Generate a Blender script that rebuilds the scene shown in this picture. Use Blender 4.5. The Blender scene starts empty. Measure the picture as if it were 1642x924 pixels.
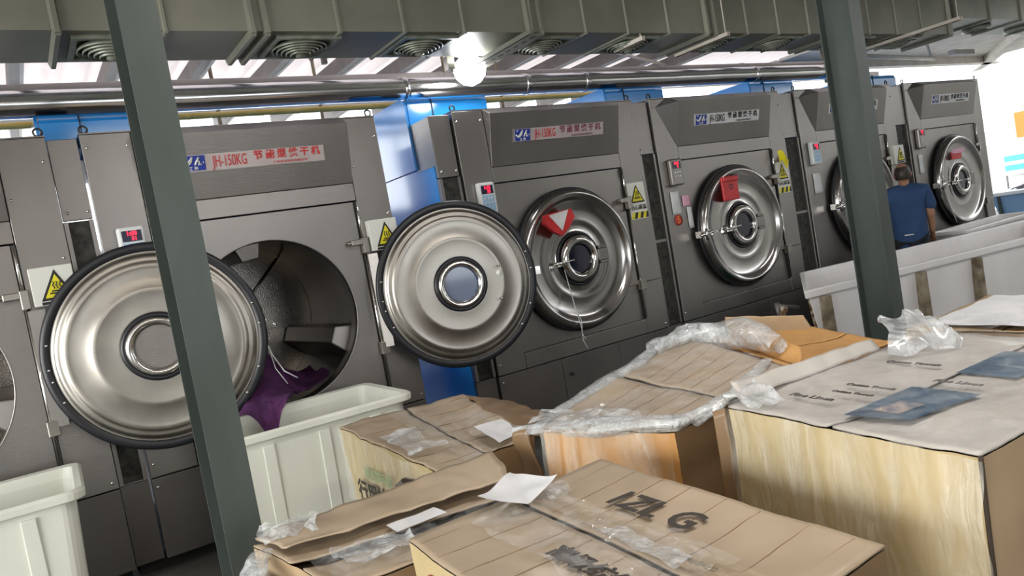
import bpy, bmesh, math, random
from mathutils import Vector, Matrix, noise, Euler
R = math.radians; PI = math.pi
SC = bpy.context.scene; COL = SC.collection
random.seed(7)

# ------------------------------------------------------------------ camera
cam = bpy.data.cameras.new('camera'); cam_o = bpy.data.objects.new('camera', cam); COL.objects.link(cam_o)
cam.sensor_width = 36.0; cam.lens = 36.0 * 1215 / 1642; cam.clip_end = 200
cam_o.matrix_world = Matrix(((0.81934, 0.18008, -0.54429, 0), (-0.54597, -0.04455, -0.83662, 0), (-0.17491, 0.98264, 0.06182, 1.6), (0, 0, 0, 1)))
SC.camera = cam_o
# ------------------------------------------------------------------ world, lights, exposure
SC.view_settings.view_transform = 'Standard'; SC.view_settings.look = 'None'; SC.view_settings.gamma = 1
SC.view_settings.use_curve_mapping = False; SC.view_settings.exposure = 0.35
try:
    SC.cycles.use_denoising = True; SC.cycles.max_bounces = 8; SC.cycles.sample_clamp_indirect = 6
except Exception: pass
W = bpy.data.worlds.new('sky'); SC.world = W; W.use_nodes = True
nt = W.node_tree; bg = nt.nodes['Background']; bg.inputs[0].default_value = (0.93, 0.97, 1.0, 1); bg.inputs[1].default_value = 3.2
def area(name, loc, rot, sx, sy, power, color):
    l = bpy.data.lights.new(name, 'AREA'); l.shape = 'RECTANGLE'; l.size = sx; l.size_y = sy; l.energy = power; l.color = color
    o = bpy.data.objects.new(name, l); COL.objects.link(o); o.location = loc; o.rotation_euler = rot; return o
# unseen overhead area lights, added to brighten the boxes, dryers and cart
area('overhead_fill_light', (-1.0, -1.2, 3.5), (0, 0, 0), 3.0, 0.25, 60, (1, .90, .78))
area('overhead_fill_light', (2.4, 1.2, 3.5), (0, 0, 0), 3.0, 0.25, 48, (1, .95, .9))
area('overhead_fill_light', (8.5, 0.6, 3.5), (0, 0, 0), 3.0, 0.25, 45, (1, .97, .95))

# area light added to boost the daylight on left-facing box sides
area('left_daylight_boost', (-6.7, 1.0, 1.7), (0, R(-90), 0), 3.0, 7.0, 420, (1, .97, .90))

# ------------------------------------------------------------------ materials
def new_mat(name):
    m = bpy.data.materials.new(name); m.use_nodes = True
    return m, m.node_tree, m.node_tree.nodes['Principled BSDF']
def noise_mat(name, c1, c2, rough=.5, metal=0, scale=4, stretch=(1, 1, 1), bump=0.0, bscale=40, rough2=None, detail=4, lo=.35, hi=.65, coat=0, spec=None, bstretch=None):
    m, t, b = new_mat(name)
    tc = t.nodes.new('ShaderNodeTexCoord'); mp = t.nodes.new('ShaderNodeMapping'); mp.inputs['Scale'].default_value = stretch
    n = t.nodes.new('ShaderNodeTexNoise'); n.inputs['Scale'].default_value = scale; n.inputs['Detail'].default_value = detail
    r = t.nodes.new('ShaderNodeValToRGB'); r.color_ramp.elements[0].color = (*c1, 1); r.color_ramp.elements[1].color = (*c2, 1)
    r.color_ramp.elements[0].position = lo; r.color_ramp.elements[1].position = hi
    t.links.new(tc.outputs['Object'], mp.inputs[0]); t.links.new(mp.outputs[0], n.inputs['Vector']); t.links.new(n.outputs[0], r.inputs[0])
    t.links.new(r.outputs[0], b.inputs['Base Color'])
    b.inputs['Roughness'].default_value = rough; b.inputs['Metallic'].default_value = metal
    if coat: b.inputs['Coat Weight'].default_value = coat; b.inputs['Coat Roughness'].default_value = .12
    if spec is not None: b.inputs['Specular IOR Level'].default_value = spec
    if rough2 is not None:
        mr = t.nodes.new('ShaderNodeMapRange'); mr.inputs[3].default_value = rough; mr.inputs[4].default_value = rough2
        mr.inputs[1].default_value = .3; mr.inputs[2].default_value = .7
        t.links.new(n.outputs[0], mr.inputs[0]); t.links.new(mr.outputs[0], b.inputs['Roughness'])
    if bump:
        mp2 = t.nodes.new('ShaderNodeMapping'); mp2.inputs['Scale'].default_value = bstretch or stretch; t.links.new(tc.outputs['Object'], mp2.inputs[0])
        n2 = t.nodes.new('ShaderNodeTexNoise'); n2.inputs['Scale'].default_value = bscale; n2.inputs['Detail'].default_value = 3
        bp = t.nodes.new('ShaderNodeBump'); bp.inputs['Strength'].default_value = bump; bp.inputs['Distance'].default_value = .01
        t.links.new(mp2.outputs[0], n2.inputs['Vector']); t.links.new(n2.outputs[0], bp.inputs['Height']); t.links.new(bp.outputs[0], b.inputs['Normal'])
    return m
def plain(name, c, rough=.5, metal=0, emit=0, coat=0):
    m, t, b = new_mat(name); b.inputs['Base Color'].default_value = (*c, 1); b.inputs['Roughness'].default_value = rough; b.inputs['Metallic'].default_value = metal
    if emit: b.inputs['Emission Color'].default_value = (*c, 1); b.inputs['Emission Strength'].default_value = emit
    if coat: b.inputs['Coat Weight'].default_value = coat
    return m
M = {}
M['steel'] = noise_mat('brushed_steel', (.265, .25, .24), (.335, .32, .305), .30, .95, 1.2, (1, 1, .5), .12, 60, .40, bstretch=(.2, .2, 6))
M['steel_dark'] = noise_mat('dull_steel_base', (.15, .14, .134), (.20, .19, .182), .45, .8, 1.5, (1, 1, 1), .1, 50, .55, bstretch=(.2, .2, 6))
M['polished'] = noise_mat('polished_steel', (.35, .33, .30), (.42, .40, .36), .28, 1.0, 4, (1, 1, 1), .0, 10, .38)
M['mirror'] = noise_mat('mirror_door_steel', (.42, .41, .40), (.50, .485, .47), .14, 1.0, 4, (1, 1, 1), .0, 10, .22)
M['chrome'] = plain('chrome', (.75, .74, .72), .12, 1)
M['pipe'] = noise_mat('silver_pipe_jacket', (.62, .62, .64), (.75, .75, .77), .16, 1, 2, (1, 1, 1), .06, 5)
M['matte_pipe'] = noise_mat('grey_pipe', (.34, .31, .30), (.42, .39, .38), .55, .2, 2)
M['rubber'] = plain('black_rubber', (.012, .013, .017), .35)
M['drum'] = noise_mat('drum_steel', (.26, .25, .24), (.40, .37, .33), .20, .95, 3, (1, 1, 1), .2, 90)
M['black'] = noise_mat('dark_void', (.008, .008, .009), (.02, .02, .02), .7)
M['slot_fill'] = noise_mat('dark_slot_fill', (.02, .02, .018), (.06, .06, .05), .6, .3, 30)  # dark colour standing for the shade inside the open slots
M['blue'] = noise_mat('blue_enamel', (.02, .27, .72), (.03, .31, .80), .18, 0, 1.5, coat=1)
M['column'] = noise_mat('grey_green_paint', (.052, .066, .060), (.076, .095, .086), .42, .1, 3, (1, 1, .4), .1, 30)
M['duct'] = noise_mat('grey_green_duct', (.17, .175, .14), (.235, .235, .19), .42, .25, 2, (1, 1, 1), .15, 6)
M['duct_dark'] = noise_mat('duct_shadowed_metal', (.05, .055, .045), (.09, .095, .08), .5, .2, 9)
M['grille'] = noise_mat('diffuser_metal', (.16, .18, .14), (.26, .28, .23), .4, .3, 12)
M['roof'] = noise_mat('corrugated_roof', (.52, .47, .44), (.66, .61, .58), .6, 0, 3)
M['roof_bright'] = noise_mat('brightened_roof_sheet', (.62, .56, .54), (.75, .69, .66), .5, 0, 3)  # paler copy of the roof; translucency added to make it look daylit
_t = M['roof_bright'].node_tree; _tl = _t.nodes.new('ShaderNodeBsdfTranslucent'); _tl.inputs[0].default_value = (.62, .54, .52, 1); _mx = _t.nodes.new('ShaderNodeMixShader'); _mx.inputs[0].default_value = .35
_t.links.new(_t.nodes['Principled BSDF'].outputs[0], _mx.inputs[1]); _t.links.new(_tl.outputs[0], _mx.inputs[2]); _t.links.new(_mx.outputs[0], _t.nodes['Material Output'].inputs[0])
M['beam'] = noise_mat('roof_beam_paint', (.10, .085, .078), (.16, .14, .13), .5, .1, 4)
M['lightbeam'] = noise_mat('pale_beam_paint', (.55, .50, .43), (.68, .63, .56), .55, 0, 4)
M['yellow_pipe'] = noise_mat('yellow_gas_pipe', (.55, .38, .08), (.68, .50, .14), .4, 0, 6)
M['floor'] = noise_mat('worn_concrete', (.07, .07, .066), (.14, .135, .125), .45, 0, 1.2, (1, 1, 1), .2, 20, .7)
M['wall'] = noise_mat('cream_wall', (.52, .50, .46), (.60, .58, .54), .75, 0, 1.5)
M['wall_white'] = noise_mat('white_facade', (.80, .80, .78), (.88, .88, .86), .8, 0, 1.5)
M['bin'] = noise_mat('milky_plastic', (.63, .65, .58), (.74, .76, .69), .38, 0, 2.2, (1, 1, .4), .05, 5)
M['bin'].node_tree.nodes['Principled BSDF'].inputs['Subsurface Weight'].default_value = .25
M['bin'].node_tree.nodes['Principled BSDF'].inputs['Subsurface Radius'].default_value = (.05, .05, .05)
M['cart_white'] = noise_mat('white_fibreglass', (.80, .79, .79), (.90, .89, .89), .4, 0, 2.5, (1, 1, .5))
M['wood'] = noise_mat('weathered_frame', (.12, .09, .055), (.34, .29, .21), .75, 0, 9, (1, 1, 1), .5, 40)
M['rust'] = noise_mat('peeling_frame', (.10, .05, .015), (.52, .46, .36), .7, 0, 22, (1, 1, 1), .6, 40, lo=.45, hi=.55)
M['cloth'] = noise_mat('purple_linen', (.045, .008, .058), (.095, .018, .105), .8, 0, 8, (1, 1, 1), .3, 60)
M['white_plastic'] = plain('white_plastic', (.72, .74, .74), .35)
M['pale_blue'] = plain('pale_blue_keys', (.35, .55, .75), .4)
M['display'] = plain('display_window', (.02, .02, .05), .15)
M['led'] = plain('red_led', (1.0, .02, .06), .4, 0, 1.3)
M['sign_white'] = plain('sign_white', (.74, .75, .70), .4)
M['yellow'] = plain('sign_yellow', (.78, .70, .02), .45)
M['ink'] = plain('black_ink', (.015, .015, .015), .5)
M['red_ink'] = plain('red_ink', (.55, .05, .05), .5)
M['dark_ink'] = plain('faded_red_ink', (.22, .06, .09), .5)
M['navy'] = plain('navy_ink', (.02, .045, .32), .4)
M['plate'] = noise_mat('nameplate_silver', (.56, .49, .49), (.66, .58, .58), .3, .35, 5)
M['red_card'] = noise_mat('red_plastic_card', (.50, .015, .02), (.62, .03, .035), .35, 0, 9)
M['paper'] = noise_mat('white_paper', (.62, .64, .66), (.74, .75, .77), .55, 0, 8)
M['pink'] = plain('pink_paper', (.75, .42, .55), .6)
M['orange'] = plain('orange_board', (.85, .20, .03), .6)
M['cyan'] = plain('cyan_board', (.10, .60, .65), .6)
M['shirt'] = noise_mat('blue_tshirt_cloth', (.018, .05, .13), (.028, .072, .18), .85, 0, 7)
M['trousers'] = plain('dark_trousers_cloth', (.02, .022, .03), .85)
M['skin'] = noise_mat('tanned_skin', (.30, .15, .09), (.38, .20, .13), .5, 0, 9)
M['hair'] = noise_mat('black_hair', (.012, .009, .007), (.04, .03, .022), .5, 0, 60)
M['green'] = plain('green_plastic', (.0, .20, .12), .45)
M['tub_blue'] = plain('pale_blue_tub', (.25, .42, .62), .4)
M['photo_blue'] = noise_mat('printed_blue_picture', (.015, .05, .10), (.06, .12, .19), .35, 0, 7, detail=6)
M['photo_spot'] = noise_mat('printed_pale_figures', (.10, .13, .18), (.42, .34, .30), .35, 0, 26, detail=4)
M['green_ink'] = plain('green_ink', (.33, .46, .27), .6)
M['carton_red'] = plain('carton_red_mark', (.42, .05, .04), .6)
M['carton_ink'] = plain('carton_black_mark', (.045, .038, .032), .6)
M['glass'] = noise_mat('dark_door_glass', (.10, .13, .22), (.14, .18, .28), .06, 0, 2, coat=1)
M['glass_dark'] = noise_mat('black_door_glass', (.004, .004, .02), (.008, .008, .03), .08, 0, 2, coat=1)
M['lamp'] = plain('lamp_glow', (1, 1, 1), .5, 0, 22)
def card_mat(name, c1, c2, gloss=.45):
    m = noise_mat(name, c1, c2, .55, 0, 3, (1, 1, 1), .25, 9, .75)
    t = m.node_tree; b = t.nodes['Principled BSDF']
    b.inputs['Coat Weight'].default_value = gloss; b.inputs['Coat Roughness'].default_value = .2
    return m
M['card'] = card_mat('tan_cardboard', (.36, .255, .145), (.46, .335, .20), .25)
M['card_top'] = card_mat('greyish_cardboard', (.34, .265, .18), (.44, .35, .25), .35)
M['card_orange'] = card_mat('orange_cardboard', (.50, .25, .07), (.60, .33, .11), .35)
M['card_lit_yellow'] = card_mat('lit_yellow_cardboard', (.45, .36, .18), (.56, .45, .25), .5)  # carton sides toward the left light; that light is put into the colour
M['card_grey'] = card_mat('grey_printed_cardboard', (.40, .375, .345), (.50, .475, .44), .45)
M['card_dark'] = card_mat('shaded_brown_cardboard', (.17, .105, .05), (.24, .15, .075), .3)  # shade of carton fronts put into the colour; also flaps and score lines
M['card_edge'] = noise_mat('cardboard_cut_edge', (.30, .22, .14), (.50, .40, .28), .9, 0, 40)
M['inner_dark'] = plain('dark_carton_inside', (.04, .028, .018), .9)  # near-black: the shade inside the cartons is put into the colour
def film(name, tint, lo, hi, scale, rough=.12, st=(1, 1, 1), bump=.9):
    m, t, b = new_mat(name)
    b.inputs['Base Color'].default_value = (*tint, 1); b.inputs['Roughness'].default_value = rough; b.inputs['Coat Weight'].default_value = 1; b.inputs['Coat Roughness'].default_value = .03
    tr = t.nodes.new('ShaderNodeBsdfTransparent'); mx = t.nodes.new('ShaderNodeMixShader')
    tc = t.nodes.new('ShaderNodeTexCoord'); n = t.nodes.new('ShaderNodeTexNoise'); n.inputs['Scale'].default_value = scale; n.inputs['Detail'].default_value = 5; n.inputs['Distortion'].default_value = 1.5
    mr = t.nodes.new('ShaderNodeMapRange'); mr.inputs[1].default_value = .35; mr.inputs[2].default_value = .68; mr.inputs[3].default_value = lo; mr.inputs[4].default_value = hi
    n2 = t.nodes.new('ShaderNodeTexNoise'); n2.inputs['Scale'].default_value = scale * 2.5; n2.inputs['Detail'].default_value = 4; n2.inputs['Distortion'].default_value = 2.5
    bp = t.nodes.new('ShaderNodeBump'); bp.inputs['Strength'].default_value = bump; bp.inputs['Distance'].default_value = .02
    mp = t.nodes.new('ShaderNodeMapping'); mp.inputs['Scale'].default_value = st; t.links.new(tc.outputs['Object'], mp.inputs[0]); t.links.new(mp.outputs[0], n.inputs['Vector']); t.links.new(mp.outputs[0], n2.inputs['Vector']); t.links.new(n2.outputs[0], bp.inputs['Height']); t.links.new(bp.outputs[0], b.inputs['Normal'])
    t.links.new(n.outputs[0], mr.inputs[0]); t.links.new(mr.outputs[0], mx.inputs[0]); t.links.new(tr.outputs[0], mx.inputs[1]); t.links.new(b.outputs[0], mx.inputs[2])
    t.links.new(mx.outputs[0], t.nodes['Material Output'].inputs[0]); return m
M['film'] = film('clear_stretch_film', (.80, .82, .83), .03, .26, 7, .05)
M['film_white'] = film('milky_plastic_film', (.72, .76, .78), .25, .75, 8, .25)
M['film_side'] = film('clear_side_film', (.85, .83, .74), .04, .42, 5, .08, (1, 1.6, .35), 1.0)
M['tape'] = film('clear_packing_tape', (.62, .50, .34), .25, .6, 12, .1)

# ------------------------------------------------------------------ builders
class MB:
    def __init__(s): s.v = []; s.f = []; s.sm = []
    def add(s, vs, fs, smooth=False):
        b = len(s.v); s.v += [tuple(v) for v in vs]; s.f += [tuple(b + i for i in f) for f in fs]; s.sm += [smooth] * len(fs); return s
    def box(s, x0, x1, y0, y1, z0, z1, mat=None):
        vs = [Vector(p) for p in ((x0, y0, z0), (x1, y0, z0), (x1, y1, z0), (x0, y1, z0), (x0, y0, z1), (x1, y0, z1), (x1, y1, z1), (x0, y1, z1))]
        if mat: vs = [mat @ v for v in vs]
        return s.add(vs, [(0, 3, 2, 1), (4, 5, 6, 7), (0, 1, 5, 4), (1, 2, 6, 5), (2, 3, 7, 6), (3, 0, 4, 7)])
    def hexa(s, b4, t4):
        return s.add(list(b4) + list(t4), [(0, 3, 2, 1), (4, 5, 6, 7), (0, 1, 5, 4), (1, 2, 6, 5), (2, 3, 7, 6), (3, 0, 4, 7)])
    def prism(s, pts, x0, x1, axis='x'):
        n = len(pts)
        if axis == 'x': a = [(x0, p[0], p[1]) for p in pts]; b = [(x1, p[0], p[1]) for p in pts]
        elif axis == 'y': a = [(p[0], x0, p[1]) for p in pts]; b = [(p[0], x1, p[1]) for p in pts]
        else: a = [(p[0], p[1], x0) for p in pts]; b = [(p[0], p[1], x1) for p in pts]
        return s.add(a + b, [tuple(range(n)), tuple(range(2 * n - 1, n - 1, -1))] + [(i, n + i, n + (i + 1) % n, (i + 1) % n) for i in range(n)])
    def lathe(s, prof, n=64, c=(0, 0, 0), axis='y', close=False):
        vs = []; c = Vector(c)
        for r, h in prof:
            for k in range(n):
                a = 2 * PI * k / n
                p = {'y': (r * math.cos(a), h, r * math.sin(a)), 'z': (r * math.cos(a), r * math.sin(a), h), 'x': (h, r * math.cos(a), r * math.sin(a))}[axis]
                vs.append(c + Vector(p))
        m = len(prof); fs = []
        for i in range(m - 1 + (1 if close else 0)):
            j = (i + 1) % m
            for k in range(n): fs.append((i * n + k, i * n + (k + 1) % n, j * n + (k + 1) % n, j * n + k))
        s.add(vs, fs, True)
        if not close:
            for i in (0, m - 1):
                if prof[i][0] > 1e-4 and abs(prof[i][0]) < 1e-3: pass
        return s
    def disc(s, r, c, n=48, axis='y'):
        c = Vector(c); vs = []
        for k in range(n):
            a = 2 * PI * k / n
            vs.append(c + Vector({'y': (r * math.cos(a), 0, r * math.sin(a)), 'z': (r * math.cos(a), r * math.sin(a), 0), 'x': (0, r * math.cos(a), r * math.sin(a))}[axis]))
        return s.add(vs, [tuple(range(n))])
    def tube(s, pts, r, n=10, cap=True):
        pts = [Vector(p) for p in pts]; rr = r if isinstance(r, (list, tuple)) else [r] * len(pts); vs = []; up = None
        for i, p in enumerate(pts):
            d = (pts[min(i + 1, len(pts) - 1)] - pts[max(i - 1, 0)]).normalized()
            if up is None: up = Vector((0, 0, 1)) if abs(d.z) < .9 else Vector((1, 0, 0))
            a = d.cross(up).normalized(); b = a.cross(d).normalized(); up = b
            for k in range(n):
                t = 2 * PI * k / n; vs.append(p + (a * math.cos(t) + b * math.sin(t)) * rr[i])
        fs = [(i * n + k, i * n + (k + 1) % n, (i + 1) * n + (k + 1) % n, (i + 1) * n + k) for i in range(len(pts) - 1) for k in range(n)]
        s.add(vs, fs, True)
        if cap: s.add(vs[:n], [tuple(range(n))]); s.add(vs[-n:], [tuple(range(n))])
        return s
    def grid(s, fn, nu, nv, smooth=True):
        vs = [fn(i / nu, j / nv) for j in range(nv + 1) for i in range(nu + 1)]
        fs = [(j * (nu + 1) + i, j * (nu + 1) + i + 1, (j + 1) * (nu + 1) + i + 1, (j + 1) * (nu + 1) + i) for j in range(nv) for i in range(nu)]
        return s.add(vs, fs, smooth)
    def mesh(s, name, mat):
        me = bpy.data.meshes.new(name); me.from_pydata(s.v, [], s.f); me.polygons.foreach_set('use_smooth', s.sm)
        if mat: me.materials.append(M[mat] if isinstance(mat, str) else mat)
        me.update(); return me
    def build(s, name, mat, parent=None, loc=None, bevel=0, fix=True):
        me = s.mesh(name, mat)
        if fix:
            bm = bmesh.new(); bm.from_mesh(me); bmesh.ops.remove_doubles(bm, verts=bm.verts, dist=1e-6); bmesh.ops.recalc_face_normals(bm, faces=bm.faces); bm.to_mesh(me); bm.free()
        o = bpy.data.objects.new(name, me); COL.objects.link(o)
        if parent: o.parent = parent
        if loc: o.location = loc
        if bevel:
            b = o.modifiers.new('bevel', 'BEVEL'); b.width = bevel; b.segments = 2; b.limit_method = 'ANGLE'; b.angle_limit = R(40)
        return o
def box(name, mat, x0, x1, y0, y1, z0, z1, parent=None, bevel=0): return MB().box(x0, x1, y0, y1, z0, z1).build(name, mat, parent, bevel=bevel)
def tag(o, label=None, cat=None, group=None, kind=None):
    if label: o['label'] = label
    if cat: o['category'] = cat
    if group: o['group'] = group
    if kind: o['kind'] = kind
    return o
def thing(name, label, cat, loc=(0, 0, 0), rz=0, group=None):
    o = bpy.data.objects.new(name, None); o.empty_display_size = .1; COL.objects.link(o); o.location = loc; o.rotation_euler = (0, 0, rz)
    return tag(o, label, cat, group)
def struct(name, mb, mat): return tag(mb.build(name, mat), kind='structure')
def text(body, mat, parent, M4, size, name='lettering', xs=1.0, depth=.0008, bold=0, align='CENTER', shear=0):
    c = bpy.data.curves.new('t', 'FONT'); c.body = body; c.size = size; c.extrude = depth; c.offset = bold; c.align_x = align; c.align_y = 'CENTER'; c.resolution_u = 3; c.shear = shear
    o = bpy.data.objects.new('t', c); COL.objects.link(o); dg = bpy.context.evaluated_depsgraph_get()
    me = bpy.data.meshes.new_from_object(o.evaluated_get(dg)); bpy.data.objects.remove(o); bpy.data.curves.remove(c)
    me.transform(M4 @ Matrix.Diagonal((xs, 1, 1, 1))); me.materials.clear(); me.materials.append(M[mat]); me.name = name
    o = bpy.data.objects.new(name, me); COL.objects.link(o)
    if parent: o.parent = parent
    return o
def facing(x, y, z, tilt=0):   # text plane whose normal points to -Y; tilt leans the top toward -Y
    return Matrix.Translation((x, y, z)) @ Matrix.Rotation(R(90) + tilt, 4, 'X')
def clone(o, parent=None):
    c = o.copy(); COL.objects.link(c); c.parent = parent
    for ch in list(o.children): clone(ch, c)
    return c
def nz(p, s=1.0, seed=0): return noise.noise(Vector((p[0] * s + seed * 7.1, p[1] * s + seed * 3.3, p[2] * s - seed * 5.7)))

# ------------------------------------------------------------------ setting
struct('floor', MB().box(-9, 30, -8, 12, -.1, 0), 'floor')
def corr(ya, yb):
    def fn(u, v):
        x = -7 + u * 21; return (x, ya + v * (yb - ya), 3.76 + .03 * math.sin(x * 2 * PI / .24))
    return fn
struct('ceiling', MB().grid(corr(-7.5, 5.2), 700, 1), 'roof')
struct('ceiling_rear_brightened', MB().grid(corr(5.2, 9.9), 700, 1), 'roof_bright')  # rear roof sheets, translucency added only to brighten them
struct('wall_back', MB().box(-7, 15, 9.6, 9.75, 0, 2.3), 'wall')
struct('trim_1', MB().box(-7, 12, 9.5, 9.58, 3.30, 3.40), 'lightbeam')
wf = MB()
for a, b in ((-7, -5.2), (-3.2, .5), (5.5, 16)): wf.box(a, b, -6.1, -6, 0, 3.76)
wf.box(-5.2, 6, -6.1, -6, 0, 1.0); wf.box(-5.2, 6, -6.1, -6, 2.5, 3.76)  # window openings in this unseen wall added to brighten the steel reflections
struct('wall_front', wf, 'wall')
wl = MB(); wl.box(-7.1, -7, -6, -4.5, 0, 3.76); wl.box(-7.1, -7, 6.5, 9.6, 0, 3.76); wl.box(-7.1, -7, -4.5, 6.5, 3.3, 3.76); struct('wall_left', wl, 'wall')
struct('wall_right_blocker', MB().box(16, 16.15, -6, 4.6, 0, 3.76), 'wall')  # unseen wall added to keep the bright outdoors out of the steel reflections
struct('wall_outside', MB().box(24, 24.2, -3, 14, 0, 6), 'wall_white')
struct('ceiling_beam', MB().box(-7, 14, 7.9, 8.05, 3.42, 3.50), 'beam')
for i, x in enumerate((-1.9, -1.2, -.5, .3, 1.0, 1.7, 2.4, 3.1, 3.8, 4.5, 5.2, 5.9, 6.6, 7.3, 8.0)):
    tag(MB().box(x, x + .07, 5.2, 9.6, 3.56, 3.70).build('ceiling_rafter', 'beam'), kind='structure')
    tag(MB().box(x + .071, x + .10, 5.2, 9.6, 3.555, 3.57).build('ceiling_rafter_lit_edge', 'lightbeam'), kind='structure')  # pale strip: light along the rafter edge put into the colour

# steel H columns (flanges face the row of dryers)
def column(x0, y0, label):
    t = thing('steel_column', label, 'column', (x0, y0, 0), 0, None)
    box('flange', 'column', 0, .135, 0, .010, 0, 4.0, t); box('flange', 'column', 0, .135, .235, .245, 0, 4.0, t)
    box('web', 'column', .062, .073, .010, .235, 0, 4.0, t); box('base_plate', 'column', -.06, .195, -.06, .305, 0, .014, t)
    return t
column(.497, 3.0, 'grey-green steel H column in front of the left open dryer door')
column(5.07, 3.0, 'grey-green steel H column in front of the long white cart')

# ------------------------------------------------------------------ air duct over the dryers
duct = thing('air_duct', 'long grey-green ribbed air duct running above the dryer fronts', 'air duct')
DY0, DY1, DZ = 4.26, 4.80, 3.0
box('duct_body', 'duct', -3.2, 9.12, DY0, DY1, DZ, 3.62, duct)
ribs = [-2.4, -1.95, -1.5, -1.05, -.6, .42, .92, 1.37, 1.45, 1.89, 2.32, 2.76, 3.28, 3.38, 3.80, 4.22, 4.66, 5.10, 5.20, 5.62, 6.05, 6.5, 6.95, 7.05, 7.5, 8.0, 8.5, 9.08]
for x in ribs:
    big = x in (.42, 1.37, 1.45, 3.28, 3.38, 5.10, 5.20, 6.95, 7.05, 9.08)
    h = .032 if big else .014; w = .022 if big else .014
    m = MB(); m.prism([(x - w, DY0), (x - w * .5, DY0 - h), (x + w * .5, DY0 - h), (x + w, DY0)], DZ - h * .6, 3.62, 'z')
    m.prism([(x - w, DZ), (x - w * .5, DZ - h), (x + w * .5, DZ - h), (x + w, DZ)], DY0 - h * .6, DY1 + h * .5, 'y')
    m.build('rib', 'duct', duct)
def diffuser(x, y, parent):
    m = MB()
    m.box(x - .20, x + .20, y - .20, y - .17, DZ - .022, DZ); m.box(x - .20, x + .20, y + .17, y + .20, DZ - .022, DZ)
    m.box(x - .20, x - .17, y - .17, y + .17, DZ - .022, DZ); m.box(x + .17, x + .20, y - .17, y + .17, DZ - .022, DZ)
    f = m.build('diffuser', 'grille', parent); MB().disc(.16, (x, y, DZ - .003), 32, 'z').build('diffuser_throat', 'black', f)
    for k, r in enumerate((.158, .132, .106, .08, .054)):
        MB().lathe([(r, DZ - .004), (r + .010, DZ - .030 - .008 * k), (r + .004, DZ - .034 - .008 * k), (r - .006, DZ - .006)], 36, (x, y, 0), 'z', True).build('diffuser_ring', 'grille', f)
    MB().lathe([(.035, DZ - .004), (.03, DZ - .07), (.0005, DZ - .08)], 20, (x, y, 0), 'z').build('diffuser_core', 'grille', f)
for x in (.68, 1.72, 2.54, 3.56, 4.44, 5.40, 6.28, 7.5, 8.4): diffuser(x, 4.52, duct)
d2 = thing('air_duct', 'second grey-green duct section at the far right, above the last dryer', 'air duct')
box('duct_body', 'duct', 9.2, 15, 4.2, 4.75, 3.16, 3.7, d2)
for x in (9.9, 10.7, 11.6, 12.6): box('rib', 'duct', x, x + .03, 4.18, 4.77, 3.14, 3.7, d2)
for x in (10.2, 11.3, 12.4):
    MB().lathe([(.15, 3.158), (.16, 3.12), (.12, 3.11), (.11, 3.15)], 28, (x, 4.48, 0), 'z', True).build('diffuser_ring', 'grille', d2)
def strut(x, y0, y1, label, slots, mat='lightbeam', z=2.93, w=.05):
    t = thing('support_channel', label, 'bracket', (x, (y0 + y1) / 2, z))
    L = (y1 - y0) / 2
    m = MB(); m.box(-w / 2, w / 2, -L, L, 0, .004); m.box(-w / 2, -w / 2 + .004, -L, L, 0, .035); m.box(w / 2 - .004, w / 2, -L, L, 0, .035); m.build('channel', mat, t)
    n = int((y1 - y0) / .1)
    for k in range(n if slots else 0): box('slot', 'ink', -.009, .009, -L + .03 + k * .1, -L + .085 + k * .1, -.001, .0005, t)
    for s in (-1, 1): MB().tube([(0, s * (L - .03), 0), (0, s * (L - .03), 1.05)], .006, 6).build('threaded_rod', mat, t)
    return t
strut(3.22, 4.10, 4.93, 'dull perforated channel under the duct beside the glowing lamp', True, 'duct', 2.93, .13)
strut(4.36, 4.25, 4.58, 'thin pale channel under the duct, above the second-nearest closed dryer', False, 'lightbeam', 2.94, .03)
strut(5.22, 4.14, 4.74, 'long pale channel under the duct, right of the closed dryer number plate five', False, 'lightbeam', 2.94, .03)
strut(8.1, 3.68, 4.72, 'white slotted channel under the duct by the right column', True, 'lightbeam', 2.95, .06)

# ------------------------------------------------------------------ lamp
lp = thing('hanging_lamp', 'glowing round white lamp hanging under the grey duct', 'lamp', (3.17, 4.92, 2.93))
MB().lathe([(.0005, -.125), (.07, -.098), (.11, -.055), (.125, 0), (.11, .055), (.06, .10), (.03, .118)], 32, (0, 0, 0), 'z').build('bulb', 'lamp', lp)
MB().lathe([(.03, .10), (.042, .11), (.045, .16), (.03, .19), (.001, .20)], 24, (0, 0, 0), 'z').build('lamp_holder', 'chrome', lp)
MB().tube([(0, 0, .18), (0, 0, 1.0)], .006, 6).build('cable', 'ink', lp)
MB().box(-.20, -.14, -.03, .03, .0, .10).box(-.16, -.02, -.008, .008, .10, .115).build('bracket', 'chrome', lp)

# ------------------------------------------------------------------ pipes behind and above
def pipe(name, label, y, z, r, x0, x1, mat, bands=(), sag=0):
    t = thing(name, label, 'pipe')
    MB().tube([(x0 + (x1 - x0) * k / 24, y, z + sag * math.sin(k * 1.3)) for k in range(25)], r, 24).build('pipe_body', mat, t)
    for b in bands: MB().lathe([(r * .98, -.02), (r * 1.07, -.02), (r * 1.07, .02), (r * .98, .02)], 24, (b, y, z), 'x', True).build('clamp_band', mat, t)
    return t
pipe('duct_pipe', 'shiny silver pipe running just above all the dryers', 5.25, 2.885, .082, -3, 8.4, 'pipe', (-.3, 2.76, 3.9, 4.55, 6.9), .002)
pipe('duct_pipe', 'matt grey pipe behind and above the shiny silver pipe', 5.62, 3.03, .075, -3, 9.3, 'matte_pipe', (3.3, 7.2))
pipe('gas_pipe', 'upper thin yellow gas pipe behind the dryers', 7.2, 3.20, .028, -3, 6.4, 'yellow_pipe', (1.6, 3.4, 5.2))
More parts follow.
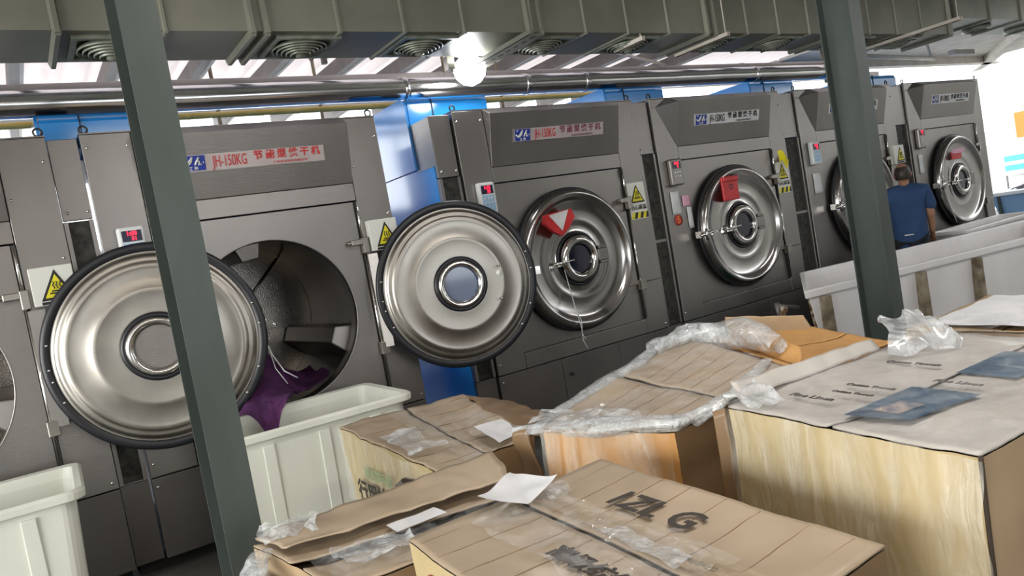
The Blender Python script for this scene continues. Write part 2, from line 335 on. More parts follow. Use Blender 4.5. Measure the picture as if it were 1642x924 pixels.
pipe('gas_pipe', 'lower thin yellow gas pipe behind the dryers', 7.5, 3.08, .028, -3, 6.6, 'yellow_pipe', (2.2, 4.4))
pipe('gas_pipe', 'pale cream pipe behind the yellow gas pipes', 8.3, 3.28, .03, -3, 11.5, 'lightbeam', (2.2,))
for x, w in ((-.2, 'above the leftmost dryer'), (1.9, 'above the dryer with purple linen'), (2.9, 'left of the tall blue hood'), (4.4, 'right of the tall blue hood, dark'), (5.1, 'farthest right on the yellow pipes')):
    tag(MB().tube([(x, 7.35, 2.5), (x, 7.35, 3.76)], .018, 8).build('pipe_hanger', 'wood'), 'thin upright rod behind the silver pipe, ' + w, 'rod', 'hanger rods behind the dryers')
tag(MB().box(9.4, 16.2, 6.75, 6.9, 3.30, 3.44).build('roof_edge_beam', 'lightbeam'), 'pale beam crossing under the roof above the farthest dryer', 'beam')
struct('trim_2', MB().box(9.5, 16.0, 5.0, 6.75, 3.42, 3.46), 'lightbeam')
struct('trim_3', MB().add([(13.2, 5.0, 3.30), (16.6, 7.3, 3.30), (16.6, 7.5, 3.30), (13.2, 5.2, 3.30), (13.2, 5.0, 3.42), (16.6, 7.3, 3.42), (16.6, 7.5, 3.42), (13.2, 5.2, 3.42)], [(0, 3, 2, 1), (4, 5, 6, 7), (0, 1, 5, 4), (1, 2, 6, 5), (2, 3, 7, 6), (3, 0, 4, 7)]), 'lightbeam')
t = thing('roof_truss', 'pale sloping roof truss above the last dryer at the right', 'truss')
MB().tube([(9.5, 5.4, 3.42), (16, 8.6, 3.9)], .04, 6).build('chord', 'lightbeam', t); MB().tube([(9.2, 5.7, 3.2), (12.2, 6.0, 3.2)], .03, 6).build('chord', 'lightbeam', t)
MB().tube([(11.9, 5.9, 3.2), (11.7, 5.9, 3.9)], .022, 6).build('strut', 'lightbeam', t); MB().tube([(9.2, 5.9, 2.9), (9.2, 5.9, 3.7)], .02, 6).build('strut', 'wood', t)
MB().box(12.0, 12.6, 5.6, 5.7, 3.15, 3.22).build('cross_bar', 'matte_pipe', t)
tag(MB().tube([(5.9, 5.5, 3.08), (5.5, 6.6, 3.70)], .018, 6).build('pipe_brace', 'lightbeam'), 'thin pale diagonal brace above the silver pipe', 'rod')
t = thing('roof_truss', 'dark inverted triangle of roof steel above the open dryers', 'truss')
MB().box(2.42, 2.46, 5.9, 5.94, 3.28, 3.95).build('strut', 'beam', t)

# ------------------------------------------------------------------ dryers
CX, CZ, RO, RD = .925, 1.335, .545, .58
def plate_hole(x0, x1, z0, z1, y, cx, cz, r, n=96):
    m = MB(); inn = []; out = []
    for k in range(n):
        a = 2 * PI * k / n; c, s = math.cos(a), math.sin(a); inn.append((cx + r * c, y, cz + r * s))
        t = min(((x1 - cx) / c if c > 1e-9 else (x0 - cx) / c if c < -1e-9 else 1e9), ((z1 - cz) / s if s > 1e-9 else (z0 - cz) / s if s < -1e-9 else 1e9))
        out.append((cx + t * c, y, cz + t * s))
    corners = [(x1, z1), (x0, z1), (x0, z0), (x1, z0)]
    m.add(inn + out, [(k, (k + 1) % n, n + (k + 1) % n, n + k) for k in range(n)])
    for X, Z in corners:   # fill the corner triangles
        a = math.atan2(Z - cz, X - cx) % (2 * PI); k = int(a / (2 * PI) * n)
        m.add([out[k], (X, y, Z), out[(k + 1) % n]], [(0, 1, 2)])
    return m
def build_door(parent, glass, outer_items=True):
    d = bpy.data.objects.new('door', None); COL.objects.link(d); d.parent = parent
    # outer side looks to -Y, inner side to +Y
    prof = [(.115, -.010), (.125, -.050), (.150, -.062), (.175, -.050), (.19, -.022), (.20, -.004), (.30, -.008), (.318, -.016), (.335, -.012), (.40, -.017), (.47, -.024), (.498, -.040), (.525, -.066), (.550, -.068),
            (.568, -.045), (.578, -.02), (.582, 0)]
    MB().lathe(prof + [(.578, .004), (.115, -.004)], 112, (0, 0, 0), 'y', True).build('outer_dish', 'mirror', d)
    prof = [(.115, .0), (.575, .0), (.578, .012), (.545, .014), (.535, .012), (.525, .030), (.505, .040), (.495, .036), (.485, .044), (.472, .050), (.455, .048), (.44, .046), (.34, .051), (.328, .056), (.316, .053), (.205, .060), (.182, .060), (.178, .056), (.115, .056)]
    MB().lathe(prof, 112, (0, 0, 0), 'y', True).build('door_shell', 'polished', d)
    MB().lathe([(.583, -.008), (.597, .0), (.600, .016), (.588, .026), (.552, .024), (.546, .015), (.57, .004)], 112, (0, 0, 0), 'y', True).build('door_gasket', 'rubber', d)
    MB().lathe([(.196, .066), (.196, .074), (.180, .080), (.170, .076), (.170, .066)], 64, (0, 0, 0), 'y', True).build('window_gasket', 'rubber', d)
    MB().lathe([(.170, .066), (.168, .082), (.150, .090), (.132, .082), (.122, .066)], 64, (0, 0, 0), 'y', True).build('window_ring', 'chrome', d)
    MB().lathe([(.196, -.004), (.206, -.022), (.222, -.020), (.228, -.004)], 64, (0, 0, 0), 'y', True).build('window_gasket', 'rubber', d)
    MB().lathe([(.205, -.012), (.19, -.045), (.16, -.066), (.135, -.058), (.112, -.03)], 64, (0, 0, 0), 'y', True).build('window_ring', 'chrome', d)
    MB().disc(.125, (0, .058, 0), 48).build('window_glass', glass, d); MB().disc(.125, (0, -.028, 0), 48).build('window_glass', 'glass_dark', d)
    for a in (-22, -9, -2, 12, 165, 178, 205, 222):
        r = .563; MB().lathe([(.0005, .032), (.007, .030), (.009, .02)], 10, (r * math.cos(R(a)), 0, r * math.sin(R(a))), 'y').build('rim_bolt', 'chrome', d)
    for a, r in ((165, .30), (210, .31)):
        x, z = r * math.cos(R(a)), r * math.sin(R(a))
        m = MB(); m.lathe([(.0005, .078), (.008, .074), (.009, .06)], 10, (x - .013, 0, z), 'y'); m.lathe([(.0005, .078), (.008, .074), (.009, .06)], 10, (x + .013, 0, z), 'y'); m.build('bolt_pair', 'chrome', d)
    m = MB(); m.box(.20, .29, -.055, -.02, .05, .075).box(.20, .29, -.055, -.02, -.075, -.05).box(.19, .30, -.05, -.02, -.05, .05); m.build('window_hinge', 'steel', d, bevel=.006)
    m = MB(); m.tube([(-.30, -.06, -.01), (-.10, -.075, .0)], .012, 10); m.tube([(-.20, -.06, -.06), (-.20, -.075, .03)], .011, 10); m.box(-.235, -.165, -.07, -.02, -.035, .005); m.build('window_latch', 'chrome', d)
    m = MB(); m.box(-.64, -.56, -.06, .01, -.04, .02); m.tube([(-.66, -.07, -.02), (-.52, -.10, .0)], .016, 10); m.tube([(-.60, -.09, -.07), (-.60, -.09, .04)], .014, 10); m.build('door_latch', 'chrome', d)
    return d
def heat_sign(parent, x, z, w, h, y, txt, box_depth):
    s = MB().box(x, x + w, y - box_depth, y, z, z + h).build('sign_box' if box_depth > .02 else 'warning_sign', 'sign_white', parent, bevel=.004 if box_depth > .02 else 0)
    yf = y - box_depth - .001
    ox = .03 if box_depth > .02 else 0; cx = x + w / 2 + ox / 2; th = .17 if not txt else .16; zb = z + .025 if not txt else z + h - th - .02
    def tri(c, b, ht, yy, mat, nm): return MB().prism([(c - b / 2, zb + (th - ht) * .35), (c + b / 2, zb + (th - ht) * .35), (c, zb + (th - ht) * .35 + ht)], yy - .0012, yy, 'y').build(nm, mat, s)
    tri(cx, .17, th, yf, 'ink', 'triangle_border'); tri(cx, .128, th * .76, yf - .002, 'yellow', 'triangle')
    m = MB()
    for k in (-1, 0, 1): m.tube([(cx + k * .016 + .004 * math.sin(j * 1.6), yf - .005, zb + .062 + j * .0065) for j in range(7)], .0028, 6)
    m.box(cx - .028, cx + .028, yf - .006, yf - .003, zb + .046, zb + .054).box(cx - .038, cx + .038, yf - .006, yf - .003, zb + .034, zb + .042); m.build('heat_symbol', 'ink', s)
    if not txt: box('lower_bar', 'ink', cx - .085, cx + .07, yf - .002, yf, z + .004, z + .020, s)
    else:
        text('当心高温', 'ink', s, facing(x + w / 2, yf - .001, z + .10), .047, bold=.0008)
        n = 6; hw = w / n
        for k in range(n): MB().prism([(x + k * hw, z + .005), (x + (k + 1) * hw, z + .005), (min(x + w, x + (k + 1.6) * hw), z + .06), (min(x + w, x + (k + .6) * hw), z + .06)], yf - .001, yf, 'y').build('hazard_stripe', ('yellow', 'ink')[k % 2], s)
    return s
def controller(parent, mat, digits):
    x0, x1, z0, z1 = .085, .235, 1.83, 2.075
    c = MB().box(x0, x1, -.055, -.002, z0, z1).build('control_box', mat, parent, bevel=.014)
    box('display', 'display', x0 + .022, x1 - .022, -.058, -.054, z1 - .09, z1 - .025, c)
    text(digits[0], 'led', c, facing((x0 + x1) / 2, -.059, z1 - .043), .034, 'display_digits', bold=.0015)
    text(digits[1], 'led', c, facing((x0 + x1) / 2 + .012, -.059, z1 - .073), .030, 'display_digits', bold=.0015)
    box('key_panel', 'pale_blue' if mat == 'white_plastic' else 'steel', x0 + .022, x1 - .022, -.057, -.054, z0 + .025, z1 - .10, c)
    for k in range(6): MB().lathe([(.0005, -.0625), (.007, -.061), (.008, -.057)], 10, (x0 + .045 + .03 * (k % 3), 0, z1 - .125 - .035 * (k // 3)), 'y').build('key', 'white_plastic', c)
HOODT = math.atan2(.10, .40)
def nameplate(parent, model_mat, cn_mat, plate='plate'):
    T = Matrix.Translation((0, -.004, 2.19)) @ Matrix.Rotation(HOODT, 4, 'X')   # local x along plate, z up the hood face
    x0, x1, z0, z1 = .485, 1.425, .172, .282
    p = MB().box(x0, x1, -.004, 0, z0, z1, T).build('nameplate', plate, parent)
    f = MB()
    for a in ((x0, x1, z1 - .005, z1), (x0, x1, z0, z0 + .005), (x0, x0 + .005, z0, z1), (x1 - .005, x1, z0, z1)): f.box(a[0], a[1], -.006, -.004, a[2], a[3], T)
    f.build('plate_rim', 'chrome', p)
    MB().box(x0 + .018, x0 + .165, -.0055, -.004, z0 + .008, z1 - .010, T).build('emblem', 'navy', p)
    F = lambda x, z: T @ facing(x, -.0062, z)
    lx = x0 + .09
    m = MB()
    def stroke(pts, r): m.tube([T @ Vector((lx + a, -.0068, z0 + b)) for a, b in pts], r, 6)
    stroke([(-.065, .060), (-.055, .048), (-.035, .050), (-.012, .075), (.0, .092)], .0055); stroke([(.0, .092), (-.01, .060), (-.028, .044), (-.05, .040)], .005)
    stroke([(.012, .042), (.022, .062), (.040, .090)], .006); stroke([(.018, .060), (.036, .070), (.040, .058), (.034, .044), (.052, .046)], .0055); stroke([(-.055, .086), (-.048, .090)], .006); stroke([(.062, .056), (.066, .056)], .006)
    m.build('emblem_monogram', 'sign_white', p)
    text('江 海', 'sign_white', p, F(lx, z0 + .020), .026, bold=.0005)
    text('JH-150KG', model_mat, p, F(x0 + .315, (z0 + z1) / 2 - .002), .098, xs=.52, bold=.0006)
    text('节 能 型 烘 干 机', cn_mat, p, F(x0 + .685, (z0 + z1) / 2 + .014), .060, xs=1.0, bold=.0022)
    text('江海洗涤设备有限公司', cn_mat, p, F(x0 + .70, z0 + .018), .018, xs=1.3)
def dryer(L, label, open_door=None, fw=.165, cmat='white_plastic', digits=('1:08', '51'), sign='box', model='red_ink', cn='red_ink', glass='glass', top_w=.74, cover='card'):
    t = thing('industrial_dryer', label, 'dryer', (L, 5.0, 0))
    W_ = 1.862
    # blue body behind the steel front
    bx = -fw if fw == .19 else .004
    m = MB(); m.box(bx, bx + .01, .075, 2.1, .10, 2.60).box(W_ - .03, W_ - .02, .075, 1.5, .10, 2.60).box(bx, W_ - .02, 1.49, 1.5, .10, 2.60).box(bx, W_ - .02, .075, 1.5, 2.59, 2.60).box(bx, W_ - .02, .075, 1.5, .10, .11)
    m.build('body', 'blue', t)
    box('dark_gap', 'black', W_ - .02, W_ + .002, .05, .10, .10, 2.55, t)
    MB().prism([(.33, 2.55), (.33, 2.79), (.345, 2.825), (.38, 2.84), (1.3, 2.84), (1.3, 2.55)], -fw, -fw + top_w, 'x').build('heater_box', 'blue', t)
    MB().box(-fw - .022, -fw - .004, .335, 1.05, 2.27, 2.838).build('side_cover', 'blue', t)
    box('heater_seam', 'ink', -fw + .215, -fw + .221, .322, .34, 2.62, 2.835, t)
    # plinth
    box('plinth', 'black', -fw + .02, W_ - .02, .12, 1.45, 0, .10, t)
    # steel front panels
    F = lambda nm, x0, x1, z0, z1, y=0, mat='steel': MB().box(x0 + .002, x1 - .002, y, .06, z0 + .002, z1 - .002).build(nm, mat, t, bevel=.003)
    F('left_panel', 0, .272, .577, 2.64); F('right_panel', 1.612, W_, 1.03, 2.64); F('right_panel', 1.612, W_, .577, 1.03)
    F('cross_panel', .272, 1.612, 2.063, 2.19); F('sill_panel', .272, 1.612, .577, .705)
    F('base_panel', 0, .62, .082, .573, .004, 'steel_dark'); F('base_panel', .62, 1.25, .082, .573, .004, 'steel_dark'); F('base_panel', 1.25, W_, .082, .573, .004, 'steel_dark')
    MB().lathe([(.0005, -.02), (.014, -.018), (.016, .0)], 14, (.70, 0, .43), 'y').build('panel_knob', 'ink', t)
    MB().prism([(.06, 2.645), (.0, 2.645), (-.10, 2.590), (-.004, 2.190), (.06, 2.190)], .274, 1.610).build('hood', 'steel', t, bevel=.003)
    if model == 'ink':
        MB().add([(.06, 0, 2.56), (.22, 0, 2.645), (.274, -.10, 2.590), (.274, -.004, 2.19)], [(0, 1, 2), (0, 2, 3)]).build('hood_side', 'steel', t, fix=False)
    box('top_plate', 'steel', 0, W_, .0, .33, 2.64, 2.648, t)
    p = plate_hole(.276, 1.585, .708, 2.056, .010, CX, CZ, RO); o = p.build('face_panel', 'steel', t)
    MB().lathe([(RO + .008, .009), (RO + .002, .006), (RO - .003, .012), (RO - .003, .12), (RO + .01, .12)], 96, (CX, 0, CZ)).build('opening_ring', 'steel', t)
    # frame lines round the face panel
    m = MB(); m.box(1.586, 1.611, .012, .03, .71, 2.058); m.build('hinge_channel', 'black', t)
    # drum
    if open_door or cover == 'drum':
        MB().lathe([(RO, .10), (.66, .13), (.66, 1.35)], 72, (CX, 0, CZ)).build('drum', 'drum', t)
        MB().disc(.67, (CX, 1.355, CZ), 72).build('drum_back', 'drum', t)
        for a in (97, 217, 337):
            c, s = math.cos(R(a)), math.sin(R(a)); n_ = Vector((c, 0, s)); tt = Vector((-s, 0, c)); O = Vector((CX, 0, CZ))
            b4 = [O + n_ * .655 + tt * q + Vector((0, yy, 0)) for q, yy in ((-.13, .16), (.13, .16), (.13, 1.33), (-.13, 1.33))]
            t4 = [O + n_ * .44 + tt * q + Vector((0, yy, 0)) for q, yy in ((-.06, .19), (.06, .19), (.06, 1.33), (-.06, 1.33))]
            MB().hexa(b4, t4).build('drum_lifter', 'steel', t, bevel=.01)
        for a in (45, 165, 285):
            c, s = math.cos(R(a)), math.sin(R(a)); MB().tube([(CX + .1 * c, 1.34, CZ + .1 * s), (CX + .65 * c, 1.34, CZ + .65 * s)], .012, 6).build('drum_seam', 'polished', t)
    # hinge hardware on the right
    m = MB(); m.tube([(1.600, -.014, 1.79), (1.600, -.014, 2.055)], .008, 8); m.build('hinge_rod', 'chrome', t)
    m = MB(); m.tube([(1.600, -.014, .72), (1.600, -.014, 1.70)], .010, 8); m.build('hinge_rod', 'chrome', t)
    m = MB(); m.box(1.50, 1.585, -.05, .008, 1.752, 1.792).box(1.580, 1.625, -.05, 0, 1.69, 1.80); m.tube([(1.48, -.03, 1.772), (1.51, -.03, 1.772)], .013, 10); m.build('hinge_block', 'polished', t, bevel=.005)
    m = MB(); m.box(1.575, 1.635, -.055, 0, .97, 1.06); m.build('hinge_block', 'polished', t, bevel=.005)
    if not open_door:
        MB().box(1.30, 1.578, -.008, .010, 1.02, 1.68).build('door_plate', 'steel', t, bevel=.004)
    # filler column to the left with a dark slot
    m = MB(); m.box(-fw, -.012, .03, .06, 2.155, 2.625); m.build('filler_panel', 'steel', t, bevel=.003)
    box('filler_panel', 'steel_dark', -fw, -.012, .03, .06, .09, .575, t)
    box('slot_shade', 'slot_fill', -fw + .01, -.02, .05, .07, .58, 2.15, t)  # dark sheet painted as the shade in the open slot
    for x0, x1 in ((-fw, -fw + .022), (-.036, -.012)): box('slot_frame', 'steel', x0, x1, .02, .07, .58, 2.15, t)
    box('slot_bar', 'steel', -fw + .022, -.036, .035, .07, 1.345, 1.37, t)
    if fw == .19:
        box('corner_plate', 'steel', -fw - .004, -fw, .03, .33, 2.25, 2.62, t)
    # lifting eyes and screws
    for x in (.03, W_ - .03):
        pts = [(x, .02, 2.672 + 0), ]; MB().tube([(x + .022 * math.cos(k * PI / 6), .03, 2.672 + .022 * math.sin(k * PI / 6)) for k in range(13)], .006, 8, False).build('lifting_eye', 'ink', t)
    for x, z in ((.03, 2.56), (.245, 2.56), (1.64, 2.30), (1.83, 2.50), (.03, .66), (.03, .52), (1.83, .62), (-.03, 2.2), (-fw + .03, 2.2), (1.83, 1.95)):
        y = -.002 if x >= 0 else .028
        MB().lathe([(.0005, -.006), (.006, -.005), (.009, .0)], 10, (x, y, z), 'y').build('screw', 'chrome', t)
    controller(t, cmat, digits)
    if sign == 'box': heat_sign(t, 1.640, 1.695, .215, .215, 0, False, .06)
    elif sign == 'plate': heat_sign(t, 1.632, 1.59, .205, .325, 0, True, .004)
    nameplate(t, model, cn, 'plate' if model == 'red_ink' else 'paper')
    d = build_door(t, glass)
    if open_door:
        d.location = open_door[0]; d.rotation_euler = (0, 0, R(180 - open_door[1]))
        C = Vector(open_door[0]); a = R(open_door[1]); e = C + Vector((-math.cos(a), math.sin(a), 0)) * .585
        MB().hexa([(1.60, -.05, 1.02), (e.x + .06, e.y + .015, 1.02), (e.x + .06, e.y + .03, 1.02), (1.60, -.03, 1.02)], [(1.60, -.05, 1.68), (e.x + .06, e.y + .015, 1.68), (e.x + .06, e.y + .03, 1.68), (1.60, -.03, 1.68)]).build('door_plate', 'steel', t)
    else: d.location = (CX, -.045, CZ + .02)
    return t, d
dryer(-1.54, 'leftmost stainless dryer, cut by the photo edge, its round door swung wide open', ((.655 + 1.54, -.20, 1.36), 12), digits=('1:06', '48'), glass='steel')
m1, dd1 = dryer(.49, 'stainless dryer with open drum and purple linen spilling out', ((2.655 - .49, -.235, 1.358), 13), glass='glass')
m2, dd2 = dryer(2.99, 'closed stainless dryer with blue side showing and a red card with white triangle', None, .19, sign='plate', model='red_ink', cn='dark_ink', digits=('1:12', '33'))
m3, dd3 = dryer(5.065, 'closed stainless dryer with round red number 5 sticker and red door card', None, .20, cmat='steel', sign='plate', model='ink', cn='ink', digits=('0:42', '8'))
m4, dd4 = dryer(7.20, 'closed stainless dryer half hidden behind the right column', None, .265, sign='box', model='ink', cn='ink', digits=('0:55', '10'))
m5, dd5 = dryer(9.36, 'farthest stainless dryer at the right end of the row', None, .29, cmat='steel', sign=None, model='ink', cn='ink', digits=('0:31', '5'))

MB().lathe([(.0005, .062), (.022, .060), (.024, .052)], 20, (-.30, 0, .03), 'y').build('sticker', 'sign_white', dd1)
# cards, papers and stickers on the closed dryers
def paper(name, label, cat, mat, x0, x1, z0, z1, y, curl=.01):
    def fn(u, v): return (x0 + (x1 - x0) * u, y - curl * math.sin(u * PI) * v - .004, z0 + (z1 - z0) * v)
    m = MB().grid(fn, 6, 6); o = m.build(name, mat); s = o.modifiers.new('s', 'SOLIDIFY'); s.thickness = .001
    return tag(o, label, cat)
t = thing('door_card', 'red folded card with a white triangle on the closed dryer door', 'card', (3.71, 4.875, 1.68))
MB().prism([(-.14, .07), (-.155, .0), (-.08, -.07), (0, -.115), (.08, -.06), (.155, .02), (.13, .09)], -.04, 0, 'y').build('card', 'red_card', t)
MB().prism([(-.105, .062), (.095, .085), (.005, -.075)], -.046, -.041, 'y').build('white_triangle', 'paper', t)
t = thing('door_card', 'upright red card holder on the door of the dryer with the number 5', 'card', (5.84, 4.90, 1.72))
MB().box(-.125, .095, -.03, 0, -.11, .12).box(-.12, .09, -.05, -.03, .07, .12).build('card', 'red_card', t, bevel=.01); MB().lathe([(.018, -.034), (.03, -.036), (.032, -.03)], 16, (-.01, 0, .02), 'y', True).build('card_mark', 'dark_ink', t)
t = thing('door_card', 'red card with pink edge on the farthest dryer door', 'card', (10.13, 4.895, 1.69))
MB().box(-.10, .13, -.02, 0, -.06, .03).build('card', 'red_card', t, bevel=.006); MB().box(-.09, .16, -.035, -.021, .01, .07).build('card_flap', 'pink', t)
t = thing('door_card', 'red card on the dryer door half hidden by the right column', 'card', (8.0, 4.895, 1.64)); MB().box(-.10, .10, -.03, 0, -.12, .10).build('card', 'red_card', t, bevel=.006)
paper('notice_sheet', 'small white printed sheet above the number 5 sticker', 'paper', 'paper', 5.135, 5.25, 1.57, 1.78, 4.998)
paper('pink_note', 'pink note stuck beside the white printed sheet', 'paper', 'pink', 5.28, 5.38, 1.63, 1.73, 4.998)
paper('paper_strip', 'pale translucent strip below the pink note', 'paper', 'paper', 5.32, 5.385, 1.42, 1.62, 4.998)
paper('notice_sheet', 'crumpled grey sheet below the controller of the half hidden dryer', 'paper', 'paper', 7.30, 7.44, 1.52, 1.74, 4.998)
paper('notice_sheet', 'white slip below the controller of the farthest dryer', 'paper', 'paper', 9.45, 9.55, 1.52, 1.76, 4.998)
t = thing('number_sticker', 'round red sticker reading 5 on the dryer front', 'sticker', (5.195, 4.9975, 1.515))
MB().lathe([(.0005, -.004), (.05, -.004), (.05, 0)], 32, (0, 0, 0), 'y').build('sticker', 'carton_red', t); text('5', 'orange', t, facing(0, -.0055, 0), .095, bold=.002)
def ribbon(u, v): return (6.72 + .14 * u - .02 * v, 4.985 - .04 - .05 * math.sin(u * 5) * v, 1.88 + .10 * v + .05 * math.sin(u * 7 + v))
tag(MB().grid(ribbon, 14, 6).build('yellow_ribbon', 'yellow'), 'crumpled yellow tape tied above the warning sign of the dryer numbered 5', 'tape')
tag(MB().tube([(3.70, 4.875, 1.29), (3.71, 4.865, 1.15), (3.735, 4.86, .95), (3.76, 4.86, .80), (3.755, 4.86, .70), (3.79, 4.86, .62)], .0035, 6).build('hanging_string', 'paper'), 'thin white string hanging from the door latch of a closed dryer', 'string')
tag(MB().tube([(3.72, 4.857, .98), (3.77, 4.857, .86), (3.755, 4.857, .76), (3.78, 4.857, .70)], .003, 6).build('hanging_string', 'paper'), 'short loop of white string beside the longer hanging string', 'string')
tag(MB().tube([(9.72, 4.86, 1.30), (9.70, 4.84, 1.15), (9.78, 4.84, .98), (9.84, 4.84, .85)], .008, 6).build('hanging_string', 'paper'), 'white cloth strip hanging from the farthest dryer latch', 'string')

# ------------------------------------------------------------------ purple linen
def linen(u, v):
    # v: 0 deep in the drum, 1 at the hanging tip; u runs left to right
    a = u * 2 - 1
    def lip_at(x): return CZ - math.sqrt(max(.02, RO ** 2 - (x - .49 - CX) ** 2)) + .03
    if v < .5:
        k = v / .5; x = 1.40 + a * (.44 - .12 * k); y = 5.95 - k * (1.0 - .14 * max(0, min(1, (a + .1) / .5)))
        wall = CZ - math.sqrt(max(.03, .63 ** 2 - (x - .49 - CX) ** 2)) + .03
        pile = .90 + .42 * math.exp(-((a + .40) / .60) ** 2) * (.55 + .45 * math.sin(k * PI * .85 + .2)) - .05 * a
        z = max(wall, pile * (1 - k ** 3) + k ** 3 * (lip_at(x) + .16 * math.exp(-((a + .5) / .5) ** 2)))
        if k > .7: z = max(z, lip_at(x))
    else:
        k = (v - .5) / .5; fr = max(0, min(1, (.30 - a) / .45)); x = 1.40 + a * .32; top = lip_at(x) + .16 * math.exp(-((a + .5) / .5) ** 2)
        if k < .45: q = k / .45; y = 4.95 - .29 * q * fr; z = top + (max(.91, top - .10) - top) * q * fr
        else: q = (k - .45) / .55; y = 4.95 - .29 * fr - .02 * q * fr; z = top + (max(.91, top - .10) - top) * fr - q * fr * (.05 + .26 * math.exp(-((a + .50) / .22) ** 2))
        y += .14 * (1 - fr); x -= .10 * k * fr
    p = Vector((x, y, z))
    f = noise.ridged_multi_fractal(Vector((x * 3.4 + 3, y * 3.4, z * 3.4)), .9, 2.1, 3, 1.0, 2.0)
    g = nz(p, 6, 2); up = .045 if (v < .35 or v > .75) else .02
    return (x + g * .025, y - abs(f - 1) * .02 * (v > .75), z + abs(f - .9) * up)
o = MB().grid(linen, 90, 120).build('purple_linen', 'cloth'); tag(o, 'crumpled purple linen spilling from the open dryer drum', 'linen')
tag(MB().tube([(1.24, 4.80, 1.30), (1.27, 4.78, 1.16), (1.31, 4.73, 1.05), (1.38, 4.72, .99)], .004, 6).build('linen_cord', 'paper'), 'thin white cord lying over the purple linen', 'cord')
tag(MB().tube([(1.25, 4.76, 1.22), (1.26, 4.73, 1.08), (1.31, 4.71, .97)], .003, 6).build('linen_cord', 'paper'), 'second shorter white cord over the purple linen', 'cord')

# ------------------------------------------------------------------ plastic bins
def bin_(name, label, x0, x1, y0, y1, h, mat='bin', taper=.045, ribs_=True, rot=0, rim=.035):
    t = thing(name, label, 'bin', ((x0 + x1) / 2, (y0 + y1) / 2, 0), rot)
    w, d = (x1 - x0) / 2, (y1 - y0) / 2; th = .012
    def loop(a, b, r, z, n=5):
        out = []
        for cx, cy, s in ((a - r, b - r, 0), (-a + r, b - r, 90), (-a + r, -b + r, 180), (a - r, -b + r, 270)):
            for k in range(n + 1): an = R(s + 90 * k / n); out.append((cx + r * math.cos(an), cy + r * math.sin(an), z))
        return out
    W2, D2 = w - rim, d - rim
    ls = [loop(W2 - taper, D2 - taper, .06, .0), loop(W2 - .006, D2 - .006, .06, h - .055), loop(W2, D2, .06, h - .05), loop(w, d, .07, h - .045), loop(w + .003, d + .003, .07, h - .012), loop(w - .008, d - .008, .07, h), loop(W2 - .004, D2 - .004, .055, h - .008), loop(W2 - .018, D2 - .018, .055, h - .06), loop(W2 - taper - th, D2 - taper - th, .05, .02)]
    n = len(ls[0]); m = MB(); vs = [p for l in ls for p in l]
    fs = [(i * n + k, i * n + (k + 1) % n, (i + 1) * n + (k + 1) % n, (i + 1) * n + k) for i in range(len(ls) - 1) for k in range(n)]
    fs += [tuple(range(n)), tuple((len(ls) - 1) * n + k for k in range(n))]
    m.add(vs, fs, False); m.build('tub', mat, t, (0, 0, .02) if False else None, bevel=.003)
    if ribs_:
        for sx in (-.5, 0, .5):
            X = W2 * sx * 1.2; tp = taper
            MB().hexa([(X - .035, -D2 + tp - .002, .06), (X + .035, -D2 + tp - .002, .06), (X + .035, -D2 + tp + .006, .06), (X - .035, -D2 + tp + .006, .06)],
                      [(X - .03, -D2 - .006, h - .08), (X + .03, -D2 - .006, h - .08), (X + .03, -D2 + .01, h - .08), (X - .03, -D2 + .01, h - .08)]).build('side_rib', mat, t, bevel=.004)
    return t
bin_('laundry_bin', 'milky white plastic bin at the left edge of the photo', -.92, .13, 3.93, 4.70, .85, rot=R(-2))
bin_('laundry_bin', 'milky white plastic bin below the purple linen', .74, 1.815, 4.00, 4.76, .85, rot=R(-2))
bin_('laundry_bin', 'white plastic bin behind the long cart, in front of the farthest dryers', 9.0, 10.8, 4.30, 4.80, .82, 'cart_white', ribs_=False)

# long white cart with wooden posts
ct = thing('laundry_cart', 'long white laundry cart with weathered wooden posts at the right', 'cart')
zR = .80
FL, FR_, BR_, BL = Vector((5.15, 3.75, zR)), Vector((8.35, 3.12, zR)), Vector((9.75, 4.02, zR)), Vector((6.35, 4.64, zR))
def ring(k, z, ins=0):
    c = (FL + FR_ + BR_ + BL) / 4; out = []
    for P, A, B in ((FL, FR_, BL), (FR_, FL, BR_), (BR_, BL, FR_), (BL, BR_, FL)):
        u = (A - P).normalized(); v = (B - P).normalized(); q = P + (u + v) * ins
        q2 = Vector((q.x, q.y, z)); out.append(q2)
    return out
a0 = ring(0, .24, .12); a1 = ring(0, zR - .07, .035); a2 = ring(0, zR - .07, .0); a3 = ring(0, zR, -.01); a4 = ring(0, zR, .05); a5 = ring(0, zR - .09, .06); a6 = ring(0, .27, .15)
loops = [a0, a1, a2, a3, a4, a5, a6]; vs = [p for l in loops for p in l]
MB().add(vs, [(i * 4 + k, i * 4 + (k + 1) % 4, (i + 1) * 4 + (k + 1) % 4, (i + 1) * 4 + k) for i in range(6) for k in range(4)] + [(0, 1, 2, 3), (24, 25, 26, 27)]).build('tub', 'cart_white', ct, bevel=.02)
fd = (FR_ - FL).normalized(); nrm = Vector((fd.y, -fd.x, 0)); 
if nrm.y > 0: nrm = -nrm
def post(s, w=.075, mat='wood'):
    top = FL + fd * s; top.z = zR - .075; b = FL + fd * (s + .02) + (BL - FL).normalized() * .07; b.z = .10
    o0 = nrm * .03
    MB().hexa([b + o0 - fd * w * .5, b + o0 + fd * w * .5, b + fd * w * .5 - nrm * .03, b - fd * w * .5 - nrm * .03], [top + o0 - fd * w * .5, top + o0 + fd * w * .5, top + fd * w * .5 - nrm * .05, top - fd * w * .5 - nrm * .05]).build('frame_post', mat, ct, bevel=.004)
for s in (.20, 1.28, 1.98, 2.75): post(s)
